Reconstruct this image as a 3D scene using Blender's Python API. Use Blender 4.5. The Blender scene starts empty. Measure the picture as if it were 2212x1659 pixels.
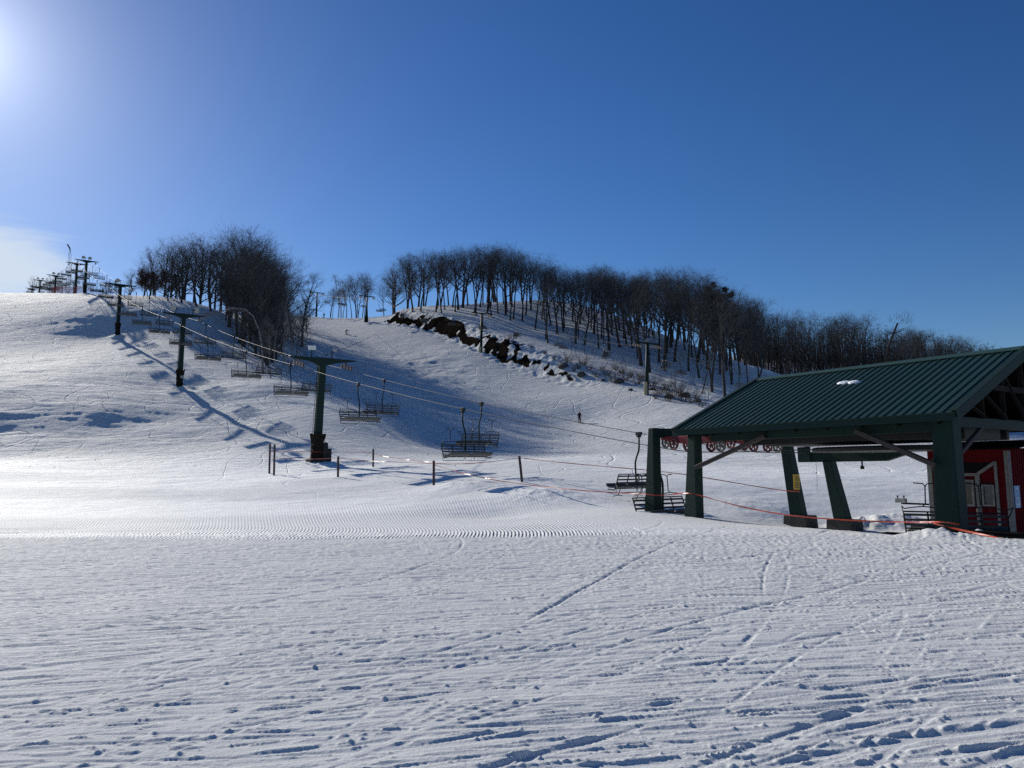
import bpy, bmesh, math, random
import numpy as np
from mathutils import Vector, Matrix

# ------------------------------------------------------------------ camera, world, sun
S = bpy.context.scene
C = S.collection
EYE = 1.65
PITCH, ROLL = math.radians(6.37), math.radians(-0.55)
FPX = 1662.2
_fw = np.array([0, math.cos(PITCH), math.sin(PITCH)])
_u0 = np.array([0, -math.sin(PITCH), math.cos(PITCH)])
_r0 = np.array([1., 0, 0])
RT = math.cos(ROLL) * _r0 + math.sin(ROLL) * _u0
UP = -math.sin(ROLL) * _r0 + math.cos(ROLL) * _u0
cam = bpy.data.cameras.new('camera')
cam.sensor_width = 36.0
cam.lens = 36.0 * FPX / 2212.0
cam.clip_start = 0.05
cam.clip_end = 6000
cob = bpy.data.objects.new('camera', cam)
C.objects.link(cob)
cob.matrix_world = Matrix(((RT[0], UP[0], -_fw[0], 0), (RT[1], UP[1], -_fw[1], 0),
                           (RT[2], UP[2], -_fw[2], EYE), (0, 0, 0, 1)))
S.camera = cob

SUN_AZ, SUN_EL = math.radians(-37.6), math.radians(25.3)   # azimuth from +Y, negative = left
wd = bpy.data.worlds.new("World")
S.world = wd
wd.use_nodes = True
wn, wl = wd.node_tree.nodes, wd.node_tree.links
for n in list(wn): wn.remove(n)
wo = wn.new('ShaderNodeOutputWorld'); wb = wn.new('ShaderNodeBackground')
sky = wn.new('ShaderNodeTexSky'); sky.sky_type = 'NISHITA'; sky.sun_disc = False
sky.sun_elevation = SUN_EL
sky.sun_rotation = SUN_AZ
sky.altitude = 300; sky.air_density = 1.0; sky.dust_density = 0.2; sky.ozone_density = 4.0
# circumsolar brightening of the air round the sun, which stands just outside the picture
tcs = wn.new('ShaderNodeTexCoord'); dt = wn.new('ShaderNodeVectorMath'); dt.operation = 'DOT_PRODUCT'; wl.new(tcs.outputs['Generated'], dt.inputs[0])
dt.inputs[1].default_value = (math.sin(SUN_AZ) * math.cos(SUN_EL), math.cos(SUN_AZ) * math.cos(SUN_EL), math.sin(SUN_EL))
ac = wn.new('ShaderNodeMath'); ac.operation = 'ARCCOSINE'; wl.new(dt.outputs['Value'], ac.inputs[0])
ml = wn.new('ShaderNodeMath'); ml.operation = 'MULTIPLY'; ml.inputs[1].default_value = -22.0; wl.new(ac.outputs[0], ml.inputs[0])
ex = wn.new('ShaderNodeMath'); ex.operation = 'EXPONENT'; wl.new(ml.outputs[0], ex.inputs[0])
gl = wn.new('ShaderNodeVectorMath'); gl.operation = 'SCALE'; gl.inputs[0].default_value = (16.0, 17.0, 17.5); wl.new(ex.outputs[0], gl.inputs['Scale'])
addg = wn.new('ShaderNodeVectorMath'); addg.operation = 'ADD'; wl.new(gl.outputs[0], addg.inputs[1])
hs = wn.new('ShaderNodeHueSaturation'); hs.inputs['Saturation'].default_value = 1.17
hs.inputs['Hue'].default_value = 0.508
gm = wn.new('ShaderNodeGamma'); gm.inputs[1].default_value = 1.15; wl.new(sky.outputs[0], gm.inputs[0]); wl.new(gm.outputs[0], hs.inputs['Color'])
# thin cloud veil low on the left, mixed by view direction
tc = wn.new('ShaderNodeTexCoord')
sep = wn.new('ShaderNodeSeparateXYZ'); wl.new(tc.outputs['Generated'], sep.inputs[0])
mp = wn.new('ShaderNodeMapping'); mp.inputs['Scale'].default_value = (4, 4, 26)
wl.new(tc.outputs['Generated'], mp.inputs[0])
cn = wn.new('ShaderNodeTexNoise'); cn.inputs['Scale'].default_value = 1.3; cn.inputs['Detail'].default_value = 9
cn.inputs['Roughness'].default_value = 0.55; cn.inputs['Distortion'].default_value = 0.35
wl.new(mp.outputs[0], cn.inputs['Vector'])
dv = wn.new('ShaderNodeVectorMath'); dv.operation = 'DISTANCE'
mp2 = wn.new('ShaderNodeMapping'); mp2.inputs['Scale'].default_value = (1, 1, 2.4)
wl.new(tc.outputs['Generated'], mp2.inputs[0]); wl.new(mp2.outputs[0], dv.inputs[0])
def _dir(px, py):
    d = _fw * FPX + RT * (px - 1106) + UP * (829.5 - py)
    return d / np.linalg.norm(d)
_cd = _dir(-60, 575)
dv.inputs[1].default_value = (_cd[0], _cd[1], _cd[2] * 2.4)
cm = wn.new('ShaderNodeMapRange'); cm.inputs[1].default_value = 0.24; cm.inputs[2].default_value = 0.03
cm.interpolation_type = 'SMOOTHSTEP'
wl.new(dv.outputs['Value'], cm.inputs[0])
ad = wn.new('ShaderNodeMath'); ad.operation = 'MULTIPLY_ADD'; ad.inputs[1].default_value = 0.95
wl.new(cm.outputs[0], ad.inputs[0])
cs = wn.new('ShaderNodeMath'); cs.operation = 'SUBTRACT'; cs.inputs[1].default_value = 1.02
wl.new(cn.outputs['Fac'], cs.inputs[0]); wl.new(cs.outputs[0], ad.inputs[2])
cr = wn.new('ShaderNodeMapRange'); cr.inputs[1].default_value = 0.0; cr.inputs[2].default_value = 0.45
cr.inputs[4].default_value = 0.85; cr.interpolation_type = 'SMOOTHSTEP'
wl.new(ad.outputs[0], cr.inputs[0])
mx = wn.new('ShaderNodeMix'); mx.data_type = 'RGBA'
wl.new(cr.outputs[0], mx.inputs[0]); wl.new(hs.outputs[0], addg.inputs[0]); wl.new(addg.outputs[0], mx.inputs[6])
mx.inputs[7].default_value = (10.5, 11.8, 13.2, 1)
wl.new(mx.outputs[2], wb.inputs[0]); wb.inputs[1].default_value = 0.065
wl.new(wb.outputs[0], wo.inputs[0])

sl = bpy.data.lights.new('sun', 'SUN'); sl.energy = 4.65; sl.angle = math.radians(0.53); sl.color = (1.0, 0.95, 0.85)
so = bpy.data.objects.new('sun', sl); C.objects.link(so)
SD = Vector((math.sin(SUN_AZ) * math.cos(SUN_EL), math.cos(SUN_AZ) * math.cos(SUN_EL), math.sin(SUN_EL)))
so.rotation_euler = SD.to_track_quat('Z', 'Y').to_euler(); so.location = (0, 0, 60)

S.view_settings.view_transform = 'Standard'; S.view_settings.look = 'None'
S.view_settings.exposure = 0.0; S.view_settings.gamma = 1.0
S.cycles.max_bounces = 6; S.cycles.diffuse_bounces = 3; S.cycles.transparent_max_bounces = 8
S.cycles.use_denoising = False

# ------------------------------------------------------------------ helpers
def P3(px, py, Y):
    """pixel of the 2212x1659 view of the photograph + distance Y -> world point"""
    d = _fw * FPX + RT * (px - 1106) + UP * (829.5 - py)
    p = d / d[1] * Y
    return np.array([p[0], p[1], p[2] + EYE])

def _h(ix, iy, seed):
    n = (ix.astype(np.int64) * 374761393 + iy.astype(np.int64) * 668265263 + seed * 69069) & 0xffffffff
    n = ((n ^ (n >> 13)) * 1274126177) & 0xffffffff
    n = n ^ (n >> 16)
    return (n & 0xffffff) / float(0xffffff)

def vnoise(x, y, seed=0):
    x0 = np.floor(x); y0 = np.floor(y); fx = x - x0; fy = y - y0
    fx = fx * fx * fx * (fx * (fx * 6 - 15) + 10); fy = fy * fy * fy * (fy * (fy * 6 - 15) + 10)
    a = _h(x0, y0, seed); b = _h(x0 + 1, y0, seed); c = _h(x0, y0 + 1, seed); d = _h(x0 + 1, y0 + 1, seed)
    return (a + (b - a) * fx) * (1 - fy) + (c + (d - c) * fx) * fy - 0.5

def fbm(x, y, seed=0, octs=4, gain=0.5):
    s = 0; a = 1.0
    for k in range(octs):
        s = s + a * vnoise(x, y, seed + 17 * k); a *= gain; x = x * 2.03 + 5.1; y = y * 2.03 + 1.7
    return s

def sstep(a, b, x):
    t = np.clip((x - a) / (b - a), 0, 1); return t * t * (3 - 2 * t)

# ------------------------------------------------------------------ terrain
CP_PIX = [  # px, py, Y
    # crest of the left run and its face
    (-900, 650, 190), (-450, 640, 190), (0, 633, 190), (162, 634, 190), (300, 641, 188), (400, 650, 180), (455, 668, 165),
    (237, 727, 146), (375, 840, 102), (0, 730, 143), (-450, 740, 143), (0, 845, 93.5), (-450, 850, 93.5), (120, 780, 122),
    (450, 742, 140), (0, 960, 78), (0, 935, 82), (0, 890, 86.5), (220, 935, 82), (220, 890, 86.5), (220, 848, 94), (-450, 890, 86.5), (380, 925, 82), (500, 940, 78), (420, 888, 90), (-450, 940, 82),
    (0, 1000, 62), (200, 1000, 62), (400, 1000, 62), (560, 985, 65), (675, 1006, 61), (-450, 1000, 62),
    (520, 1030, 52), (150, 1045, 47), (-300, 1045, 47),
    # ground behind the crest
    (142, 640, 209), (95, 650, 264), (62, 650, 325), (45, 662, 368), (-600, 650, 264), (-600, 655, 368),
    # wood shoulder
    (500, 735, 148), (560, 790, 122), (610, 825, 102), (380, 655, 205), (500, 700, 195), (570, 720, 185),
    # hollow between the two slopes
    (700, 885, 86), (780, 915, 82), (900, 953, 84), (1010, 964, 86), (860, 975, 72), (760, 960, 72), (1150, 965, 86),
    # centre run
    (590, 690, 245), (650, 682, 255), (700, 686, 258), (745, 689, 250), (680, 686, 263), (791, 696, 229), (747, 722, 205), (1034, 757, 168),
    (1395, 852, 121), (1252, 914, 112), (700, 755, 178), (640, 760, 172), (800, 800, 152), (720, 810, 138), (900, 850, 128), (1000, 900, 110),
    (1100, 850, 133), (900, 765, 170), (1200, 880, 120), (1120, 928, 100), (820, 880, 110),
    (1500, 893, 104), (1480, 915, 98), (1300, 948, 90), (1500, 945, 84), (1660, 955, 84), (1900, 958, 84), (2212, 958, 84), (2700, 950, 84),
    (1300, 985, 64), (1600, 998, 58), (1900, 998, 58), (2300, 998, 58), (2700, 998, 58),
    (737, 1031, 49), (806, 1008, 58), (937, 1048, 41.5), (1129, 1041, 40), (1000, 1000, 58),
    (1300, 1040, 42), (1600, 1058, 40), (1900, 1058, 40), (2300, 1058, 40), (2700, 1058, 42),
    # wooded hill above the bank
    (905, 672, 240), (1042, 655, 235), (1191, 649, 212), (1253, 659, 205), (1340, 688, 190), (1464, 738, 170), (1563, 782, 155), (1645, 822, 142),
    (1000, 690, 205), (1150, 722, 185), (1300, 765, 162), (1450, 820, 138), (1560, 862, 122), (1640, 880, 116),
    # far wood on the right
    (1253, 690, 238), (1340, 712, 228), (1464, 765, 212), (1563, 805, 195), (1660, 830, 185), (1730, 805, 245), (1850, 800, 260), (2000, 805, 285), (2212, 850, 310), (2600, 870, 310), (1750, 905, 118), (2000, 925, 115), (2400, 935, 115),
]
CP_XYZ = []
for X in (-14, -7, 0, 7, 14):
    for Y, z in ((0.5, 0.0), (4, 0.0), (9, 0.03), (14, 0.09), (17.3, 0.13)):
        if X > 9 and Y > 10: continue
        CP_XYZ.append((X * (1 + Y * 0.03), Y, z if X < 9 else z - 0.02 * Y * 0.3))
CP_XYZ += [(-30, 10, 0.15), (30, 10, -0.2), (-30, -10, 0), (30, -10, 0), (0, -12, 0), (0, -60, -1), (80, -60, -1), (-80, -60, -1),
           (-90, 10, 3), (90, 10, 0), (-16, 22, 0.06), (-8, 22, 0.02), (0, 22, -0.02), (-18, 27, 0.0), (-8, 27, -0.10), (0, 27, -0.12), (7, 25, -0.10),
           (-20, 34, 0.1), (-8, 34, 0.12), (2, 33, 0.15), (9, 21.5, -0.08), (11.1, 19.6, -0.2), (9.5, 17.6, 0.0), (12.5, 17.5, -0.1), (15, 18.5, -0.3), (14.5, 23.5, -0.58), (12, 26.5, -0.6), (16.5, 25.5, -0.6), (8.5, 29, -0.35),
           (12.4, 33.0, -1.0), (14, 31, -1.0), (17, 30, -0.8), (5.0, 28.2, 0.14), (6.2, 26.5, 0.0), (2, 29, 0.05), (22, 25, -0.5), (20, 19, -0.4), (26, 20, -0.35),
           (-700, 500, 110), (0, 420, 62), (120, 330, 45), (300, 420, 50), (700, 500, 60), (-500, 900, 120), (0, 900, 60), (500, 900, 60),
           (260, 190, 14), (400, 100, 10), (-350, 60, 20), (-300, 190, 50)]
_cp = np.array([P3(*c) for c in CP_PIX] + [list(c) for c in CP_XYZ])
_SC = 50.0
_cx, _cy, _cz = _cp[:, 0] / _SC, _cp[:, 1] / _SC, _cp[:, 2]
def _tps(r2): return r2 * np.log(r2 + 1e-9)
_n = len(_cp)
_A = np.zeros((_n + 3, _n + 3))
_A[:_n, :_n] = _tps((_cx[:, None] - _cx) ** 2 + (_cy[:, None] - _cy) ** 2) + np.eye(_n) * 2e-3
_A[:_n, _n] = 1; _A[:_n, _n + 1] = _cx; _A[:_n, _n + 2] = _cy; _A[_n:, :_n] = _A[:_n, _n:].T
_w = np.linalg.solve(_A, np.concatenate([_cz, [0, 0, 0]]))

# foot line of the brown soil bank (seen from the camera it climbs to the left)
BANK = np.array([P3(*c)[:2] for c in ((822, 686, 226), (880, 699, 212), (950, 714, 196), (1037, 748, 171), (1110, 772, 157), (1180, 795, 147), (1250, 820, 137), (1310, 838, 129), (1362, 850, 123))])
def poly_dist(X, Y, pl):
    """distance to a polyline, signed + on the uphill/right side, and the running length along it"""
    best = np.full(X.shape, 1e9); sgn = np.ones(X.shape); tl = np.zeros(X.shape); L = 0
    for a, b in zip(pl[:-1], pl[1:]):
        d = b - a; ln = math.hypot(*d)
        t = np.clip(((X - a[0]) * d[0] + (Y - a[1]) * d[1]) / (ln * ln), 0, 1)
        qx = X - a[0] - d[0] * t; qy = Y - a[1] - d[1] * t
        r = np.sqrt(qx * qx + qy * qy); m = r < best
        best = np.where(m, r, best); tl = np.where(m, L + t * ln, tl)
        sgn = np.where(m, np.sign(-(d[0] * qy - d[1] * qx) * -1), sgn); L += ln
    return best, sgn, tl, L

def bank_fields(X, Y):
    r, sg, tl, L = poly_dist(X, Y, BANK)
    d = r * sg
    ends = sstep(0, 5, tl) * sstep(0, 34, L - tl)
    return d, ends, tl

def smooth_ground(X, Y):
    X = np.asarray(X, float); Y = np.asarray(Y, float)
    x = X.ravel() / _SC; y = Y.ravel() / _SC
    out = np.empty(x.shape)
    for i in range(0, len(x), 60000):
        xs, ys = x[i:i + 60000], y[i:i + 60000]
        K = _tps((xs[:, None] - _cx) ** 2 + (ys[:, None] - _cy) ** 2)
        out[i:i + 60000] = K @ _w[:_n] + _w[_n] + _w[_n + 1] * xs + _w[_n + 2] * ys
    z = out.reshape(X.shape)
    d, e, tl = bank_fields(X, Y)
    z = z + e * (sstep(-1.5, 4.0, d) * 2.4 - sstep(5, 26, d) * 2.4 - 0.5 * sstep(-8, 0, d) * (1 - sstep(0, 2, d)))
    return z

def G(x, y): return float(smooth_ground(np.array([x]), np.array([y]))[0])
def hit(px, py, y0=12.0, y1=420.0):
    """first terrain point met by the ray through a pixel"""
    ys = np.geomspace(y0, y1, 700)
    a = P3(px, py, 1.0); ra = np.array([a[0], 1.0, a[2] - EYE])
    X = ra[0] * ys; Z = ra[2] * ys + EYE
    g = smooth_ground(X, ys)
    k = np.nonzero(Z < g)[0]
    if len(k) == 0: return None
    k = max(k[0], 1)
    t = (Z[k - 1] - g[k - 1]) / ((Z[k - 1] - g[k - 1]) - (Z[k] - g[k]) + 1e-9)
    y = ys[k - 1] + t * (ys[k] - ys[k - 1])
    return np.array([ra[0] * y, y, G(ra[0] * y, y)])

# ------------------------------------------------------------------ materials
MATS = {}
def mat(name, col, rough=0.6, metal=0.0, spec=0.5, noise=None, bump=0.0, bscale=8.0, stretch=(1, 1, 1)):
    """principled material; noise=(colour2, scale, contrast) mixes a second tone, bump adds fine relief"""
    if name in MATS: return MATS[name]
    m = bpy.data.materials.new(name); m.use_nodes = True
    nt = m.node_tree; b = nt.nodes['Principled BSDF']
    b.inputs['Base Color'].default_value = (*col, 1); b.inputs['Roughness'].default_value = rough
    b.inputs['Metallic'].default_value = metal; b.inputs['Specular IOR Level'].default_value = spec
    if noise or bump:
        t = nt.nodes.new('ShaderNodeTexCoord'); g = nt.nodes.new('ShaderNodeMapping')
        g.inputs['Scale'].default_value = stretch; nt.links.new(t.outputs['Object'], g.inputs[0])
    if noise:
        c2, sc, k = noise
        n = nt.nodes.new('ShaderNodeTexNoise'); n.inputs['Scale'].default_value = sc; n.inputs['Detail'].default_value = 6
        n.inputs['Roughness'].default_value = 0.65
        nt.links.new(g.outputs[0], n.inputs['Vector'])
        r = nt.nodes.new('ShaderNodeMapRange'); r.inputs[1].default_value = 0.5 - k; r.inputs[2].default_value = 0.5 + k
        nt.links.new(n.outputs['Fac'], r.inputs[0])
        x = nt.nodes.new('ShaderNodeMix'); x.data_type = 'RGBA'
        x.inputs[6].default_value = (*col, 1); x.inputs[7].default_value = (*c2, 1)
        nt.links.new(r.outputs[0], x.inputs[0]); nt.links.new(x.outputs[2], b.inputs['Base Color'])
    if bump:
        n = nt.nodes.new('ShaderNodeTexNoise'); n.inputs['Scale'].default_value = bscale; n.inputs['Detail'].default_value = 5
        nt.links.new(g.outputs[0], n.inputs['Vector'])
        bp = nt.nodes.new('ShaderNodeBump'); bp.inputs['Distance'].default_value = bump; bp.inputs['Strength'].default_value = 1
        nt.links.new(n.outputs['Fac'], bp.inputs['Height']); nt.links.new(bp.outputs[0], b.inputs['Normal'])
    MATS[name] = m
    return m

def snow_material():
    m = bpy.data.materials.new('snow'); m.use_nodes = True; MATS['snow'] = m
    nt = m.node_tree; N = nt.nodes; L = nt.links; b = N['Principled BSDF']
    def nd(t, **k):
        n = N.new(t)
        for a, v in k.items(): setattr(n, a, v)
        return n
    def M(op, a, bb=None, c=None):
        n = nd('ShaderNodeMath', operation=op)
        for i, v in enumerate((a, bb, c)):
            if v is None: continue
            if isinstance(v, (int, float)): n.inputs[i].default_value = v
            else: L.new(v, n.inputs[i])
        return n.outputs[0]
    def at(nm):
        n = nd('ShaderNodeAttribute'); n.attribute_name = nm; n.attribute_type = 'GEOMETRY'; return n.outputs['Fac']
    t = nd('ShaderNodeTexCoord')
    def noise(scale, str_, det=4, rough=0.6, dist=0.0):
        mp = nd('ShaderNodeMapping'); mp.inputs['Scale'].default_value = str_; mp.inputs['Rotation'].default_value = (0, 0, -0.2)
        L.new(t.outputs['Object'], mp.inputs[0])
        n = nd('ShaderNodeTexNoise'); n.inputs['Scale'].default_value = scale; n.inputs['Detail'].default_value = det
        n.inputs['Roughness'].default_value = rough; n.inputs['Distortion'].default_value = dist
        L.new(mp.outputs[0], n.inputs['Vector']); return n.outputs['Fac']
    phase, cord, near, soil, rut = at('phase'), at('cord'), at('near'), at('soil'), at('rut')
    grain = M('MULTIPLY', noise(38, (1, 1.3, 1), 6, 0.7), 0.007)
    mid = M('MULTIPLY', noise(5.0, (0.45, 2.0, 1), 6, 0.66), M('MULTIPLY_ADD', at('fgm'), -0.022, 0.040))
    far = M('MULTIPLY', noise(0.9, (0.5, 1.5, 1.0), 8, 0.66, 0.6), 0.26)
    farw = M('MULTIPLY', far, at('far'))
    midw = M('MULTIPLY', mid, M('MULTIPLY_ADD', near, -0.88, 1.0))
    st = M('MULTIPLY', M('SINE', phase), M('MULTIPLY', cord, 0.022))
    def streak(rz, sc, str_, det=5):
        mp = nd('ShaderNodeMapping'); mp.inputs['Rotation'].default_value = (0, 0, rz); L.new(t.outputs['Object'], mp.inputs[0])
        m2 = nd('ShaderNodeMapping'); m2.inputs['Scale'].default_value = str_; L.new(mp.outputs[0], m2.inputs[0])
        n = nd('ShaderNodeTexNoise'); n.inputs['Scale'].default_value = sc; n.inputs['Detail'].default_value = det; n.inputs['Roughness'].default_value = 0.62
        L.new(m2.outputs[0], n.inputs['Vector']); return n.outputs['Fac']
    skm = M('MULTIPLY', streak(-0.19, 1.0, (0.6, 11.0, 1)), M('MULTIPLY', at('fgm'), 0.045))
    def isol(sc, str_, rz, k, dist):
        mp = nd('ShaderNodeMapping'); mp.inputs['Scale'].default_value = str_; mp.inputs['Rotation'].default_value = (0, 0, rz); L.new(t.outputs['Object'], mp.inputs[0])
        n = nd('ShaderNodeTexNoise'); n.inputs['Scale'].default_value = sc; n.inputs['Detail'].default_value = 1.0; n.inputs['Distortion'].default_value = dist
        L.new(mp.outputs[0], n.inputs['Vector'])
        a = M('ABSOLUTE', M('SUBTRACT', M('FRACT', M('MULTIPLY', n.outputs['Fac'], 5.0)), 0.5))
        r = nd('ShaderNodeMapRange', interpolation_type='SMOOTHSTEP'); r.inputs[1].default_value = 0.0; r.inputs[2].default_value = k; L.new(a, r.inputs[0]); return r.outputs[0]
    lines = M('ADD', M('ADD', isol(0.05, (1.6, .8, 1), 0.35, 0.022, 0.5), isol(0.06, (1.5, 0.7, 1), -0.5, 0.026, 0.4)), M('ADD', isol(0.045, (0.7, 1.9, 1), 0.12, 0.025, 0.5), isol(0.03, (0.8, 1.3, 1), 0.8, 0.016, 1.0)))
    lin = M('MULTIPLY', lines, M('MULTIPLY', at('far'), 0.075))
    h = M('ADD', M('ADD', M('ADD', grain, midw), M('ADD', farw, st)), M('ADD', skm, lin))
    bp = nd('ShaderNodeBump'); bp.inputs['Strength'].default_value = 1.0; bp.inputs['Distance'].default_value = 1.0
    L.new(h, bp.inputs['Height'])
    L.new(bp.outputs[0], b.inputs['Normal'])
    # colour: snow, its mid-ground glare and foreground shade painted in by zone, and bare brown earth where the bank has melted out
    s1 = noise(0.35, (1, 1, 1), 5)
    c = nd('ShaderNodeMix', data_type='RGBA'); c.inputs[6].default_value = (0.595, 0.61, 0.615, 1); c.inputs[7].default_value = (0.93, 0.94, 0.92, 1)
    L.new(M('ADD', M('MULTIPLY', s1, 0.35), M('MULTIPLY', at('glare_tone'), 0.75)), c.inputs[0])
    sn = noise(0.8, (1, 1, 1), 7, 0.7)
    sm = nd('ShaderNodeMapRange'); sm.inputs[1].default_value = 0.47; sm.inputs[2].default_value = 0.55
    L.new(M('ADD', M('MULTIPLY', soil, 0.5), M('MULTIPLY', sn, 0.5)), sm.inputs[0])
    so_ = M('MULTIPLY', sm.outputs[0], M('GREATER_THAN', soil, 0.02))
    ec = nd('ShaderNodeMix', data_type='RGBA'); ec.inputs[6].default_value = (0.002, 0.002, 0.0018, 1); ec.inputs[7].default_value = (0.030, 0.023, 0.018, 1)
    L.new(noise(2.5, (1, 1, 1), 8, 0.75), ec.inputs[0])
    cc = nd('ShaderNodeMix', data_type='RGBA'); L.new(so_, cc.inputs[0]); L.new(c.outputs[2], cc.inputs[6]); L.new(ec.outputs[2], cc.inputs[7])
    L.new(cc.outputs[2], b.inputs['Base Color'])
    b.inputs['Roughness'].default_value = 0.72
    L.new(M('MULTIPLY', M('MULTIPLY_ADD', at('glare_tone'), 0.10, 0.022), M('SUBTRACT', 1.0, so_)), b.inputs['Specular IOR Level'])
    return m
SNOW = snow_material()

# ------------------------------------------------------------------ the snow ground: one sheet with its relief
rng = np.random.default_rng(7)
def flat_pt(px, py, z=0.0):
    d = _fw * FPX + RT * (px - 1106) + UP * (829.5 - py)
    t = (z - EYE) / d[2]
    return np.array([d[0] * t, d[1] * t])

GX0, GX1, GY0, GY1, CELL = -20.0, 20.0, 3.0, 27.0, 0.015
gx = np.arange(GX0, GX1, CELL); gy = np.arange(GY0, GY1, CELL)
XX, YY = np.meshgrid(gx, gy)
beta = 0.19
cross = YY * math.cos(beta) - XX * math.sin(beta)
along = XX * math.cos(beta) + YY * math.sin(beta)
pm = fbm(along * 0.13, cross * 0.55, 3, 3)
patch = sstep(-0.30, 0.0, pm) * (0.35 + 0.65 * sstep(-0.35, 0.2, vnoise(XX * 2.2, YY * 2.2, 9)))
nearfade = 1 - sstep(8.5, 12, YY)
H = 0.0075 * np.sin(2 * np.pi * cross / 0.072 + 0.5 * vnoise(along * 1.2, cross * 1.0, 5)) * patch * nearfade
rough = sstep(-0.15, 0.35, fbm(XX * 0.25, YY * 0.4, 11, 3))
H += 0.006 * fbm(along * 1.1, cross * 11, 21, 3) * (0.5 + rough) + 0.0045 * fbm(XX * 18, YY * 24, 31, 2) * (0.15 + rough)
COARSE = 0.045 * vnoise(XX * 0.5, YY * 0.6, 41)
lump = fbm(XX * 14, YY * 14, 51, 2)
def stamp(pts, width, depth, berm, rag=0.5, side=1, seed=0, bw=0.42):
    """press a track of the given width into the height map with a thrown-up ragged ridge on one side"""
    pts = np.array(pts, float)
    seg = np.hypot(*np.diff(pts, axis=0).T); L = np.concatenate([[0], np.cumsum(seg)])
    n = max(int(L[-1] / 0.010), 4); s = np.linspace(0, L[-1], n)
    px = np.interp(s, L, pts[:, 0]); py = np.interp(s, L, pts[:, 1])
    tx = np.gradient(px); ty = np.gradient(py); q = np.hypot(tx, ty) + 1e-9; tx /= q; ty /= q
    endf = sstep(0, min(1.2, L[-1] * 0.25), s) * sstep(0, min(1.2, L[-1] * 0.25), L[-1] - s)
    w = width * (0.75 + 0.5 * vnoise(s * 1.3, s * 0 + seed, seed)) * 1.0
    K = int(width * 4.3 / 0.009) + 3
    o = np.linspace(-1.9, 2.4 if bw < .5 else 4.6, K if bw < .5 else K * 2)[:, None] * width
    ox = px[None] - ty[None] * o * side; oy = py[None] + tx[None] * o * side
    r = o / w[None]
    groove = (1 - sstep(0.5, 0.95, np.abs(r)))
    ridge = np.exp(-((r - (1.25 if bw < .5 else 2.0)) / bw) ** 2) * (1 + rag * 2.2 * vnoise(s * 9, s * 0 + 3, seed + 5))[None] * (0.5 + vnoise(s * 1.1, s * 0, seed + 8) + 0.3)[None]
    ix = ((ox - GX0) / CELL).astype(int); iy = ((oy - GY0) / CELL).astype(int)
    ok = (ix >= 0) & (iy >= 0) & (ix < len(gx)) & (iy < len(gy))
    ix, iy = ix[ok], iy[ok]
    e = np.broadcast_to(endf[None], r.shape)[ok]
    g = groove[ok] * e; rd = ridge[ok] * e
    q2 = np.argsort(rd); RB[iy[q2], ix[q2]] = np.maximum(RB[iy[q2], ix[q2]], rd[q2] * berm)
    q = np.argsort(g); ix, iy, g = ix[q], iy[q], g[q]
    h = H[iy, ix]
    H[iy, ix] = h * (1 - g) + g * (-depth) + 0
    FLAG[iy, ix] = np.maximum(FLAG[iy, ix], g)
FLAG = np.zeros_like(H); RB = np.zeros_like(H)
# many faint ski tracks, most of them nearly across the view
for k in range(900):
    y0 = 3.7 + 16 * rng.random() ** 1.1; x0 = rng.uniform(-1, 1) * (y0 * 0.8 + 2)
    if rng.random() < 0.72: a = 0.22 + rng.normal() * 0.12
    else: a = rng.uniform(0.35, 1.3) if rng.random() < 0.75 else rng.uniform(-0.5, 0.1)
    ln = rng.uniform(2.5, 12) * (0.5 + y0 * 0.07); cur = rng.normal() * 0.05
    t = np.linspace(-0.5, 0.5, 14) * ln
    ang = a + cur * t
    dx = np.cumsum(np.cos(ang)) * (ln / 14); dy = np.cumsum(np.sin(ang)) * (ln / 14)
    P = np.stack([x0 + dx - dx.mean(), y0 + dy - dy.mean()], 1)
    wdt = rng.uniform(0.018, 0.032) * (1 + y0 / 16); sd = rng.choice([-1, 1])
    stamp(P, wdt, rng.uniform(0.001, 0.0085) * (1 + y0 / 5.5), rng.uniform(0.0, 0.0032) * (1 + y0 / 4), 0.35, sd, k)
    if rng.random() < 0.45:
        off = rng.uniform(0.12, 0.3); nrm = np.array([-math.sin(a), math.cos(a)])
        stamp(P + nrm * off, wdt, 0.003 * (1 + y0 / 5), 0.0012 * (1 + y0 / 4), 0.4, sd, k + 900)
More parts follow.
